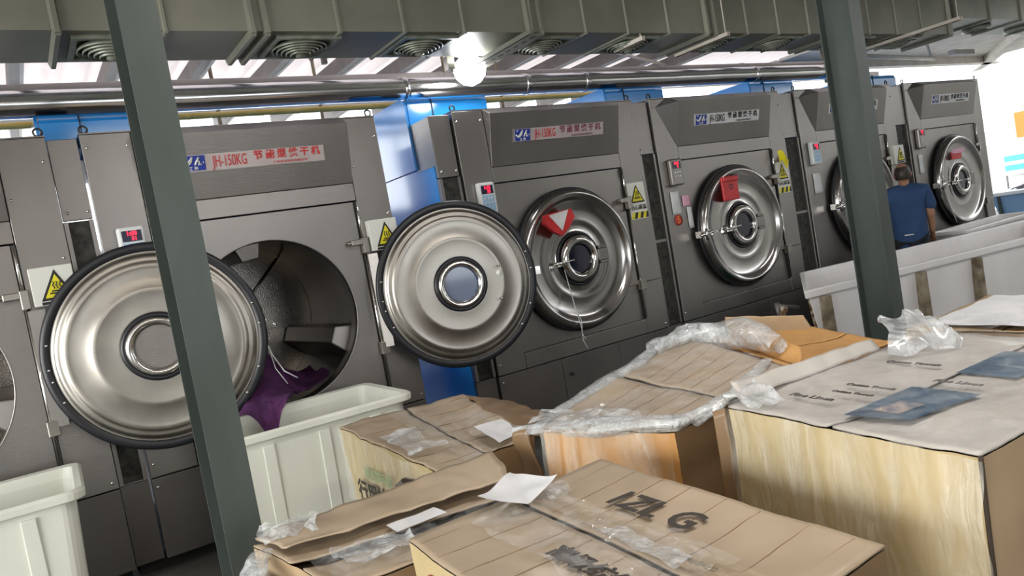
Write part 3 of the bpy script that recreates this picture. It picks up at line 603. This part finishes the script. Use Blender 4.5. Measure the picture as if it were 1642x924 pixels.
b0 = FL + fd * .15 + (BL - FL).normalized() * .13; b1 = FR_ - fd * .1 + (BL - FL).normalized() * .13
MB().hexa([Vector((b0.x, b0.y, .13)) + nrm * .05, Vector((b1.x, b1.y, .13)) + nrm * .05, Vector((b1.x, b1.y, .13)) - nrm * .02, Vector((b0.x, b0.y, .13)) - nrm * .02],
          [Vector((b0.x, b0.y, .23)) + nrm * .05, Vector((b1.x, b1.y, .23)) + nrm * .05, Vector((b1.x, b1.y, .23)) - nrm * .02, Vector((b0.x, b0.y, .23)) - nrm * .02]).build('bottom_rail', 'wood', ct, bevel=.005)
for s in (.3, 1.6, 2.9):
    c = FL + fd * s + (BL - FL).normalized() * .35
    MB().lathe([(.0005, -.02), (.05, -.02), (.06, -.012), (.06, .012), (.05, .02), (.0005, .02)], 20, (c.x, c.y, .06), 'y').build('caster', 'rubber', ct)
    MB().box(c.x - .03, c.x + .03, c.y - .035, c.y + .035, .09, .25).build('caster_fork', 'steel_dark', ct)
MB().tube([(5.02, 3.86, .70), (5.0, 3.9, .60), (5.14, 3.92, .45), (5.30, 3.88, .33), (5.38, 3.86, .12)], .030, 8).build('end_frame', 'rust', ct)
MB().tube([(4.98, 3.9, .74), (5.0, 3.9, .58)], .022, 8).build('end_frame', 'steel_dark', ct); MB().tube([(4.98, 3.9, .72), (5.2, 3.86, .66)], .018, 8).build('handle_bar', 'steel_dark', ct)
MB().tube([(5.30, 3.80, .70), (5.40, 3.84, .38)], .035, 8).build('end_frame', 'rust', ct)
bin_('small_green_bin', 'dark green plastic bin on the floor behind the left end of the long cart', 5.35, 5.8, 4.50, 4.85, .46, 'green', ribs_=False)
# tub cart far right outside
t = thing('tub_cart', 'pale blue tub cart standing outside at the far right', 'cart', (15.1, 5.95, 0)); t.scale = (1, 1, .88)
MB().hexa([(-.35, -.5, .35), (.9, -.5, .35), (.9, .5, .35), (-.35, .5, .35)], [(-.55, -.6, .98), (1.1, -.6, .98), (1.1, .6, .98), (-.55, .6, .98)]).build('tub', 'tub_blue', t, bevel=.02)
box('rim', 'white_plastic', -.62, 1.15, -.68, .68, .98, 1.06, t, bevel=.02)
for x, y in ((-.36, -.56), (.95, -.56), (-.36, .5), (.95, .5)): MB().hexa([(x, y, 0), (x + .08, y, 0), (x + .08, y + .05, 0), (x, y + .05, 0)], [(x - .2, y - .07, .98), (x - .12, y - .07, .98), (x - .12, y - .02, .98), (x - .2, y - .02, .98)]).build('leg', 'column', t)
tag(MB().grid(lambda u, v: (14.75 + 1.1 * u, 5.6 + .7 * v, .945 + .16 * math.sin(u * PI) * math.sin(v * PI) + .04 * nz((u, v, 0), 6)), 20, 12).build('dark_laundry', 'trousers'), 'dark laundry heaped in the pale blue tub cart', 'laundry')
tag(MB().box(23.9, 23.98, 9.2, 9.85, 1.95, 2.65).build('orange_board', 'orange'), 'orange board on the white wall outside at the right', 'sign')
t = thing('outdoor_sign', 'white sign with cyan lettering bars outside at the right', 'sign', (23.8, 8.9, .95)); box('board', 'wall_white', 0, .05, 0, 1.35, 0, .8, t)
for z in (.12, .38): box('cyan_bar', 'cyan', -.01, 0, .1, 1.3, z, z + .16, t)
for y in (.05, 1.28): box('post', 'steel_dark', .01, .05, y, y + .04, -.95, 0, t)

# ------------------------------------------------------------------ cartons
def lerp4(c, u, v): return c[0] * (1 - u) * (1 - v) + c[1] * u * (1 - v) + c[2] * u * v + c[3] * (1 - u) * v
def carton(label, top, zb, side, topmat, seed, amp=.010, side_mats=None, bulge=.0, inset=.0, flap_axis='u', gap=.012, group=None, nm='cardboard_box'):
    """top: four corners (front-left, front-right, back-right, back-left); zb: height of the bottom"""
    top = [Vector(p) for p in top]; c = sum(top, Vector()) / 4
    t = thing(nm, label, 'box', (c.x, c.y, zb), 0, group); off = Vector((c.x, c.y, zb))
    bot = [Vector((p.x + (c.x - p.x) * inset, p.y + (c.y - p.y) * inset, zb)) for p in top]
    def jig(p, a): return p + Vector((nz(p, 5, seed), nz(p, 5, seed + 1), nz(p, 5, seed + 2) * .8)) * a + Vector((nz(p, 18, seed), nz(p, 18, seed + 1), nz(p, 18, seed + 2))) * a * .35
    names = ['front_side', 'right_side', 'back_side', 'left_side']
    for k in range(4):
        A, B, C, D = bot[k], bot[(k + 1) % 4], top[(k + 1) % 4], top[k]; nrm_ = (B - A).cross(D - A).normalized()
        def fn(u, v, A=A, B=B, C=C, D=D, n_=nrm_):
            p = lerp4([A, B, C, D], u, v) + n_ * bulge * math.sin(u * PI) * math.sin(v * PI)
            w = 1 if v > .02 else 0; return jig(p, amp * w) - off
        mm = (side_mats or {}).get(k, side)  # per-side materials carry the lit and shaded tones of a carton
        MB().grid(fn, 24, 18).build(names[k], mm, t)
    # two top flaps meeting in the middle, each with its own thickness
    for s in (0, 1):
        def fn(u, v, s=s):
            w = v * (.5 - gap) if s == 0 else .5 + gap + v * (.5 - gap)
            a, b = (u, w) if flap_axis == 'u' else (w, u)
            p = lerp4(top, a, b); edge = min(1, 12 * min(u, 1 - u, a, 1 - a, b, 1 - b))
            sag = .012 * math.sin(PI * (v if s == 0 else 1 - v) * .5)
            return jig(p + Vector((0, 0, .004 - sag * edge)), amp) - off
        o = MB().grid(fn, 36, 20).build('top_flap', topmat, t); sm = o.modifiers.new('s', 'SOLIDIFY'); sm.thickness = .006; sm.offset = 1
    return t, top, off, (lambda p: jig(p, amp))
def patch(name, mat, parent, off, pts, lift, seed, amp=.01, nu=30, nv=20, thick=0, fold=0, fscale=7):
    pts = [Vector(p) for p in pts]
    def fn(u, v):
        p = lerp4(pts, u, v); f = noise.ridged_multi_fractal(Vector((p.x * 1.6, p.y * .8, p.z)) * fscale * .6 + Vector((seed, 0, 0)), 1.2, 2.0, 2, 1.0, 2.0) - 1
        return p + Vector((nz(p, 9, seed) * amp, nz(p, 9, seed + 3) * amp, lift + abs(nz(p, 7, seed + 5)) * amp + f * fold)) - off
    o = MB().grid(fn, nu, nv).build(name, mat, parent)
    if thick: sm = o.modifiers.new('s', 'SOLIDIFY'); sm.thickness = thick; sm.offset = 1
    return o
def crease_lines(parent, off, top, jig, n, seed, axis='v', gap=.012, mat='card_dark'):
    """thin pressed score lines across the lid"""
    for k in range(n):
        q0 = (k + .5 + .25 * nz((k, seed, 0), 1.3)) / n
        for half in (0, 1):
            pts = []
            for j in range(15):
                v = .03 + .94 * j / 14; w = v * (.5 - gap) if half == 0 else .5 + gap + v * (.5 - gap)
                a, b = (q0, w) if axis == 'u' else (w, q0)
                p = lerp4(top, a, b); sag = .012 * math.sin(PI * (v if half == 0 else 1 - v) * .5)
                pts.append(jig(p + Vector((0, 0, .0105 - sag))) - off)
            MB().tube(pts, .0013, 4).build('score_line', mat, parent)
def flat_text(body, mat, parent, off, x, y, z, ang, size, xs=1, bold=.001):
    return text(body, mat, parent, Matrix.Translation(Vector((x, y, z)) - off) @ Matrix.Rotation(R(ang), 4, 'Z'), size, 'printed_mark', xs, bold=bold)

# front centre box
T3 = [(.715, .93, .80), (1.455, .955, .80), (1.553, 2.025, .80), (.812, 2.014, .80)]
b3, tp, of, jg = carton('large taped tan cardboard box nearest the camera with black lettering', T3, 0, 'card', 'card_top', 3, .006, side_mats={3: 'card_lit_yellow', 0: 'card_dark'}, flap_axis='v')  # left side coloured as lit, front side as shaded
crease_lines(b3, of, tp, jg, 8, 3, 'v')
patch('packing_tape', 'tape', b3, of, [(1.10, .94, .80), (1.19, .94, .80), (1.29, 2.03, .80), (1.20, 2.03, .80)], .012, 4, .008, 30, 8)
patch('packing_tape', 'film', b3, of, [(.92, 1.20, .80), (1.24, 1.16, .80), (1.28, 1.92, .80), (.98, 1.94, .80)], .014, 5, .016, 60, 60, 0, .014, 16)
patch('film_strip', 'film_white', b3, of, [(1.11, 1.25, .80), (1.17, 1.25, .80), (1.20, 1.55, .80), (1.15, 1.56, .80)], .016, 6, .012, 20, 20, 0, .006, 20)
patch('film_strip', 'film_white', b3, of, [(1.20, 1.85, .80), (1.30, 1.86, .80), (1.36, 1.99, .80), (1.28, 2.0, .80)], .014, 8, .012, 20, 12, 0, .010, 20)
flat_text('1ZL G', 'carton_ink', b3, of, 1.33, 1.55, .812, -94, .135, 1.0, .0025)
flat_text('高级纺织', 'carton_ink', b3, of, 1.0, 1.42, .812, -94, .07, 1.15, .002)
flat_text('100×60×50', 'carton_ink', b3, of, 1.16, 1.24, .812, -94, .028, 1.1)
e = MB().lathe([(.030, -.002), (.05, -.002), (.05, .002), (.030, .002)], 24, (0, 0, 0), 'x', True).box(-.002, .002, -.008, .008, -.035, .035).box(-.002, .002, -.02, .02, -.005, .005).build('printed_emblem', 'carton_red', b3); e.location = Vector((.792, 1.86, .70)) - of
def sheet(u, v):
    P = lerp4([Vector((1.03, 1.97, .83)), Vector((1.13, 1.86, .825)), Vector((1.28, 1.90, .85)), Vector((1.22, 2.08, .86))], u, v)
    return P + Vector((0, 0, .03 * abs(u + v - 1.1) + .02 * nz(P, 9, 2)))
tag(MB().grid(sheet, 16, 16).build('loose_paper', 'paper'), 'loose white paper with a fold lying on the nearest box', 'paper')

# right box with printed pictures
T5 = [(1.67, .84, .95), (2.76, .80, .955), (2.86, 1.56, .965), (1.82, 1.67, .95)]
b5, tp, of, jg = carton('large shrink-wrapped box at the right with dark blue pictures printed on top', T5, 0, 'card_lit_yellow', 'card_grey', 11, .009, side_mats={0: 'card', 3: 'card_lit_yellow'})  # light on the left side is put into its colour
patch('printed_picture', 'photo_blue', b5, of, [(1.845, 1.09, .95), (2.12, 1.04, .95), (2.15, 1.25, .95), (1.83, 1.27, .95)], .014, 4, .002, 12, 12)
patch('printed_figures', 'photo_spot', b5, of, [(1.88, 1.14, .95), (1.98, 1.12, .95), (2.0, 1.20, .95), (1.89, 1.22, .95)], .016, 4, .002, 8, 8)
patch('printed_picture', 'photo_blue', b5, of, [(2.30, 1.03, .95), (2.60, .98, .95), (2.62, 1.20, .95), (2.33, 1.21, .95)], .014, 5, .002, 12, 12)
for x, y, s in ((1.95, 1.45, .05), (2.10, 1.35, .035), (2.20, 1.14, .045), (2.40, 1.38, .04), (2.02, 1.36, .03)): flat_text('Fine Linen' if s > .04 else 'Cotton Towels', 'carton_ink', b5, of, x, y, .970, -98, s * .8, 1.0)
patch('shrink_film', 'film', b5, of, [(1.66, .83, .95), (2.78, .80, .955), (2.86, 1.57, .965), (1.80, 1.67, .95)], .020, 6, .014, 70, 50, 0, .008, 9)
patch('shrink_film', 'film_side', b5, of, [(1.648, .83, .955), (1.805, 1.68, .955), (1.79, 1.66, .45), (1.64, .85, .45)], .0, 7, .016, 70, 30, 0, .006, 10)
patch('film_bunch', 'film_white', b5, of, [(1.77, 1.52, .95), (1.86, 1.44, .96), (1.95, 1.66, .99), (1.83, 1.69, .97)], .02, 9, .04, 24, 16, 0, .03, 10)
patch('film_bunch', 'film_white', b5, of, [(2.42, 1.46, .96), (2.75, 1.36, .96), (2.80, 1.58, 1.04), (2.58, 1.60, 1.06)], .02, 12, .05, 30, 20, 0, .035, 8)
patch('raised_flap', 'card_grey', b5, of, [(1.86, 1.64, .96), (2.55, 1.58, .97), (2.58, 1.63, 1.0), (1.87, 1.69, 1.01)], .004, 14, .012, 30, 6, .006)
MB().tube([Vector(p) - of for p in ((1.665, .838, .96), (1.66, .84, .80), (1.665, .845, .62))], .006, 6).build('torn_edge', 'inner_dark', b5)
patch('corner_flap', 'card_dark', b5, of, [(1.815, 1.68, .95), (1.795, 1.715, .94), (1.80, 1.72, .35), (1.82, 1.68, .35)], 0, 15, .008, 8, 24, .006)

# middle orange box under plastic
T4 = [(1.785, 1.88, .85), (2.52, 1.80, .90), (2.95, 2.50, .965), (1.62, 2.46, .85)]
T4 = [(1.785, 1.90, .85), (2.40, 1.86, .92), (2.72, 2.72, .975), (1.615, 2.45, .85)]
b4, tp, of, jg = carton('orange-brown cardboard box in the middle with plastic bunched over its lid', T4, 0, 'card_orange', 'card_top', 21, .009, side_mats={0: 'card_dark', 3: 'card_orange'}, flap_axis='v')  # front side coloured darker for its shade
crease_lines(b4, of, tp, jg, 7, 22, 'v')
patch('plastic_cover', 'film', b4, of, [(1.78, 1.89, .85), (2.41, 1.84, .92), (2.72, 2.72, .975), (1.61, 2.47, .85)], .014, 23, .015, 60, 40, 0, .008, 9)
def bunch(name, mat, parent, off, path, r, seed, nseg=60, n=18, flat=.6):
    pts = [Vector(p) for p in path]; m = MB()
    def P(s):
        s *= len(pts) - 1; i = min(int(s), len(pts) - 2); return pts[i].lerp(pts[i + 1], s - i)
    def fn(u, v):
        c = P(v); d = (P(min(1, v + .01)) - P(max(0, v - .01))).normalized(); a = d.cross(Vector((0, 0, 1))).normalized(); b = a.cross(d)
        an = u * 2 * PI; rr = r * (.55 + .45 * math.sin(v * PI)) * (1 + .6 * nz((math.cos(an) * .9, math.sin(an) * .9, v * 5), 1, seed)) * (1 + .28 * (noise.ridged_multi_fractal(c * 5 + Vector((math.cos(an), math.sin(an), 0)) * .9, 1.2, 2, 2, 1, 2) - 1))
        return c + a * math.cos(an) * rr + b * math.sin(an) * rr * flat - off
    return m.grid(fn, n, nseg).build(name, mat, parent)
bunch('plastic_bunch', 'film_white', b4, of, [(1.60, 2.62, .83), (1.63, 2.42, .855), (1.70, 2.15, .87), (1.80, 1.90, .88), (1.95, 1.88, .89)], .05, 24)
bunch('plastic_bunch', 'film_white', b4, of, [(1.62, 2.50, .855), (1.95, 2.56, .89), (2.3, 2.62, .94), (2.60, 2.72, .98)], .04, 25)
bunch('plastic_bunch', 'film_white', b4, of, [(2.45, 2.66, .98), (2.68, 2.64, 1.0), (2.72, 2.45, 1.0), (2.66, 2.2, .99), (2.60, 2.05, .97)], .075, 26, flat=.8)
patch('film_strip', 'film_white', b4, of, [(1.58, 2.50, .85), (1.76, 2.02, .86), (1.84, 2.12, .87), (1.72, 2.58, .87)], .022, 29, .03, 30, 20, 0, .02, 8)
patch('side_film', 'film_side', b4, of, [(1.765, 1.90, .85), (1.597, 2.45, .85), (1.597, 2.45, .55), (1.765, 1.90, .55)], 0, 30, .012, 30, 16, 0, .004, 10)
bunch('plastic_bunch', 'film_white', b4, of, [(1.86, 1.87, .87), (2.1, 1.88, .91), (2.42, 1.98, .95)], .035, 27)
patch('corner_flap', 'card_dark', b4, of, [(1.60, 2.50, .85), (1.56, 2.58, .83), (1.62, 2.60, .3), (1.65, 2.52, .3)], 0, 28, .02, 8, 24, .006)
# open box behind it
T4b = [(2.47, 1.86, .90), (3.05, 1.82, .88), (3.30, 2.42, .90), (2.79, 2.66, .94)]
b6, tp, of, jg = carton('opened carton with raised orange flap behind the middle box', T4b, 0, 'card_orange', 'card_orange', 31, .012)
patch('raised_flap', 'card_orange', b6, of, [(2.52, 1.90, .90), (2.84, 2.55, .93), (2.90, 2.50, 1.0), (2.66, 2.0, .95)], .0, 32, .012, 20, 12, .006)
patch('raised_flap', 'card', b6, of, [(2.92, 2.60, .93), (3.26, 2.36, .89), (3.24, 2.38, .97), (2.94, 2.62, 1.03)], .0, 33, .012, 20, 12, .006)
# far right box
T6 = [(2.95, 1.05, .95), (3.6, 1.0, .95), (3.75, 1.75, .95), (2.98, 1.72, .95)]
b7, tp, of, jg = carton('carton with a white sheet on its lid, at the right behind the printed box', T6, 0, 'card', 'card', 41, .008)
patch('white_lid_sheet', 'paper', b7, of, [(3.0, 1.1, .95), (3.58, 1.05, .95), (3.70, 1.70, .95), (3.05, 1.68, .95)], .014, 42, .01, 16, 16)
patch('shrink_film', 'film', b7, of, [(2.94, 1.04, .95), (3.2, 1.0, .95), (3.2, 1.75, .95), (2.95, 1.75, .95)], .02, 43, .03, 30, 20, 0, .015, 8)
# crushed box in front of the middle bin
T1 = [(1.27, 2.70, .735), (1.76, 2.74, .745), (1.92, 3.62, .81), (1.265, 3.74, .815)]
b1, tp, of, jg = carton('crushed tan cardboard box with green and black print, leaning by the middle bin', T1, 0, 'card_lit_yellow', 'card_top', 51, .018, side_mats={0: 'card_dark', 3: 'card_lit_yellow', 1: 'card_dark'}, bulge=.02, flap_axis='v')  # front shade and left light put into the side colours
crease_lines(b1, of, tp, jg, 6, 52, 'v')
patch('packing_tape', 'film', b1, of, [(1.40, 2.70, .74), (1.55, 2.72, .74), (1.62, 3.66, .81), (1.48, 3.68, .81)], .016, 53, .015, 50, 20, 0, .01, 12)
patch('film_strip', 'film_white', b1, of, [(1.26, 2.95, .765), (1.42, 2.92, .77), (1.45, 3.30, .785), (1.28, 3.32, .79)], .022, 54, .03, 26, 26, 0, .02, 9)
patch('film_strip', 'film', b1, of, [(1.55, 2.85, .76), (1.72, 2.85, .76), (1.80, 3.25, .79), (1.60, 3.30, .79)], .022, 57, .03, 26, 26, 0, .02, 9)
patch('side_film', 'film_side', b1, of, [(1.245, 2.70, .74), (1.245, 3.74, .81), (1.24, 3.74, .45), (1.245, 2.70, .45)], 0, 58, .012, 40, 20, 0, .006, 12)
patch('shipping_label', 'paper', b1, of, [(1.56, 2.70, .75), (1.70, 2.76, .75), (1.74, 2.96, .775), (1.60, 2.96, .775)], .03, 55, .01, 10, 10)
patch('raised_flap', 'card_dark', b1, of, [(1.74, 2.76, .74), (1.92, 3.62, .81), (2.10, 3.40, .745), (1.98, 2.72, .69)], .0, 56, .03, 30, 14, .006)
MB().prism([(.34, .0), (.36, .10), (.42, .17), (.52, .20), (.62, .19), (.72, .14), (.74, .0)], -.014, .002, 'x').build('torn_opening', 'inner_dark', b1).location = Vector((1.262, 2.42, .48)) - of  # dark slab painted as the shade inside the crushed opening
def side_mark(body, mat, parent, off, P, size, ang, bold=.001):
    Mx = Matrix.Translation(Vector(P) - off) @ Matrix.Rotation(R(ang), 4, 'Z') @ Matrix.Rotation(R(90), 4, 'X'); return text(body, mat, parent, Mx, size, 'printed_mark', bold=bold)
side_mark('请轻拿轻放', 'green_ink', b1, of, (1.236, 3.30, .63), .065, -90, .0)
side_mark('行用\u7eba', 'carton_ink', b1, of, (1.236, 3.40, .52), .12, -90, .003)
# low torn box, front left
T2 = [(.68, 2.12, .66), (1.42, 2.20, .68), (1.56, 2.46, .70), (.545, 2.80, .68)]
T2 = [(.645, 2.20, .66), (1.30, 2.09, .67), (1.44, 2.56, .70), (.55, 2.78, .69)]
b2, tp, of, jg = carton('torn carton with a long open slit in its lid, front left', T2, 0, 'card', 'card_top', 61, .010, side_mats={0: 'card_dark', 3: 'card'}, gap=.07)  # shade of the front side put into its colour
patch('dark_inside', 'inner_dark', b2, of, [(.62, 2.42, .64), (1.36, 2.27, .65), (1.40, 2.42, .66), (.60, 2.58, .65)], .0, 62, .0, 8, 8)  # dark sheet painted as the shade below the slit
patch('raised_flap', 'card_top', b2, of, [(.60, 2.56, .705), (1.40, 2.37, .725), (1.46, 2.60, .77), (.56, 2.80, .70)], .01, 63, .02, 40, 12, .006)
patch('film_strip', 'film', b2, of, [(.66, 2.20, .67), (1.30, 2.10, .68), (1.38, 2.36, .69), (.62, 2.46, .68)], .014, 64, .02, 60, 30, 0, .012, 14)
patch('film_strip', 'film_white', b2, of, [(.56, 2.68, .70), (.72, 2.60, .71), (.80, 2.72, .73), (.58, 2.82, .72)], .02, 65, .04, 24, 20, 0, .02, 14)
patch('film_strip', 'film_white', b2, of, [(.70, 2.30, .67), (.95, 2.24, .68), (.97, 2.34, .69), (.72, 2.46, .68)], .02, 66, .03, 24, 20, 0, .015, 14)
patch('shipping_label', 'paper', b2, of, [(.92, 2.38, .69), (1.10, 2.34, .70), (1.10, 2.44, .70), (.93, 2.48, .69)], .012, 67, .01, 10, 10)
# small open box at the very left of the pile
T8 = [(.42, 2.10, .60), (.60, 2.12, .60), (.51, 2.70, .62), (.38, 2.72, .61)]
b8, tp, of, jg = carton('narrow open carton with plastic hanging over its edge, leftmost of the cartons', T8, 0, 'card', 'card_top', 71, .008)
bunch('plastic_bunch', 'film_white', b8, of, [(.44, 2.45, .60), (.48, 2.58, .66), (.53, 2.66, .69), (.56, 2.72, .68)], .045, 72, 40)

# ------------------------------------------------------------------ man in blue T-shirt, seen from behind
def skin_obj(name, joints, edges, mat, parent, sub=2, root=0):
    me = bpy.data.meshes.new(name); me.from_pydata([j[0] for j in joints], edges, []); o = bpy.data.objects.new(name, me); COL.objects.link(o); o.parent = parent
    sk = o.modifiers.new('skin', 'SKIN'); sk.use_smooth_shade = True
    for i, j in enumerate(joints):
        r = j[1]; r = (r, r) if not isinstance(r, tuple) else r; me.skin_vertices[0].data[i].radius = r; me.skin_vertices[0].data[i].use_root = (i == root)
    s = o.modifiers.new('sub', 'SUBSURF'); s.levels = sub; s.render_levels = sub
    me.materials.append(M[mat]); return o
man = thing('person', 'man in a dark blue T-shirt standing behind the long cart, seen from behind', 'person', (8.24, 4.55, 0), R(-62))
# local: faces +Y (toward the dryers); x right
J = [((0, 0, .92), (.15, .10)), ((0, -.01, 1.08), (.145, .095)), ((0, -.02, 1.26), (.165, .105)), ((0, -.01, 1.34), (.12, .075)), ((0, .0, 1.43), .05), ((0, .02, 1.52), .055), ((0, .03, 1.575), (.072, .082)), ((0, .025, 1.625), (.062, .075)),
     ((.18, -.01, 1.345), .052), ((.215, -.01, 1.12), .043), ((.21, .10, .90), .030), ((-.18, -.01, 1.345), .052), ((-.215, -.01, 1.12), .043), ((-.21, .10, .90), .030),
     ((.09, 0, .84), .095), ((.10, .01, .48), .062), ((.10, -.01, .10), .042), ((-.09, 0, .84), .095), ((-.10, .01, .48), .062), ((-.10, -.01, .10), .042)]
E_ = [(0, 1), (1, 2), (2, 3), (3, 4), (4, 5), (5, 6), (6, 7), (3, 8), (8, 9), (9, 10), (3, 11), (11, 12), (12, 13), (0, 14), (14, 15), (15, 16), (0, 17), (17, 18), (18, 19)]
for s in (1, -1):   # hands: palm and five fingers
    b = len(J); w = 10 if s > 0 else 13
    J.append(((s * .208, .15, .84), (.024, .020))); E_.append((w, b))
    for k, (dx, l) in enumerate(((-.026, .062), (-.009, .075), (.009, .072), (.025, .058))):
        i = len(J); J += [((s * (.208 + dx), .175, .80), .009), ((s * (.208 + dx), .20, .80 - l * .55), .008), ((s * (.208 + dx * .9), .205, .80 - l), .007)]; E_ += [(b, i), (i, i + 1), (i + 1, i + 2)]
    i = len(J); J += [((s * .175, .17, .83), .010), ((s * .165, .205, .80), .008)]; E_ += [(b, i), (i, i + 1)]
skin_obj('body', J, E_, 'skin', man, 2, 0)
skin_obj('t_shirt', [((0, 0, .66), (.175, .13)), ((0, 0, .80), (.185, .135)), ((0, -.01, 1.0), (.190, .130)), ((0, -.02, 1.22), (.200, .130)), ((0, -.01, 1.36), (.165, .105)), ((0, 0, 1.47), (.085, .075)), ((.19, -.01, 1.355), .078), ((.235, -.01, 1.13), .066), ((-.19, -.01, 1.355), .078), ((-.235, -.01, 1.13), .066)],
         [(0, 1), (1, 2), (2, 3), (3, 4), (4, 5), (4, 6), (6, 7), (4, 8), (8, 9)], 'shirt', man, 2, 0)
skin_obj('trousers', [((0, 0, .93), (.165, .115)), ((.09, 0, .82), .105), ((.10, .01, .48), .078), ((.10, -.01, .06), .065), ((-.09, 0, .82), .105), ((-.10, .01, .48), .078), ((-.10, -.01, .06), .065)], [(0, 1), (1, 2), (2, 3), (0, 4), (4, 5), (5, 6)], 'trousers', man, 2, 0)
def head(u, v):
    th = u * 2 * PI; ph = v * PI; x = .078 * math.sin(ph) * math.cos(th); y = .098 * math.sin(ph) * math.sin(th); z = .118 * math.cos(ph)
    if z < 0: x *= 1 - .22 * (-z / .118); y *= 1 - .12 * (-z / .118)
    return (x, y + .025, z + 1.565)
MB().grid(head, 32, 24).build('head', 'skin', man)
def hairf(u, v):
    th = u * 2 * PI; front = max(0, math.sin(th)); ph = (.27 + v * (.40 - .12 * front)) * PI
    k = 1.07 + .02 * nz((math.cos(th) * 3, math.sin(th) * 3, v * 4), 2)
    return (.078 * k * math.sin(ph) * math.cos(th), .098 * k * math.sin(ph) * math.sin(th) + .025, .118 * (1.0 if v < .05 else 1.03) * math.cos(ph) + 1.565)
h = MB().grid(hairf, 36, 16).build('hair', 'hair', man); sm = h.modifiers.new('s', 'SOLIDIFY'); sm.thickness = .008
for s in (-1, 1):
    MB().lathe([(.0005, -.012), (.018, -.010), (.027, 0), (.018, .008), (.0005, .006)], 16, (s * .083, .02, 1.555), 'x').build('ear', 'skin', man)
    MB().lathe([(.0005, -.012), (.009, -.008), (.012, 0), (.009, .008), (.0005, .012)], 12, (s * .03, .108, 1.575), 'z').build('eye', 'sign_white', man)
    MB().hexa([(s * .10 - .045, -.08, 0), (s * .10 + .045, -.08, 0), (s * .10 + .045, .17, 0), (s * .10 - .045, .17, 0)], [(s * .10 - .035, -.07, .08), (s * .10 + .035, -.07, .08), (s * .10 + .03, .13, .045), (s * .10 - .03, .13, .045)]).build('shoe', 'rubber', man, bevel=.015)
MB().hexa([(-.014, .115, 1.53), (.014, .115, 1.53), (.010, .150, 1.535), (-.010, .150, 1.535)], [(-.008, .110, 1.585), (.008, .110, 1.585), (.004, .118, 1.585), (-.004, .118, 1.585)]).build('nose', 'skin', man, bevel=.004)
MB().box(-.022, .022, .105, .116, 1.502, 1.510).build('mouth', 'dark_ink', man, bevel=.003)
box('shirt_label', 'sign_white', -.06, .03, -.142, -.135, .90, .91, man)
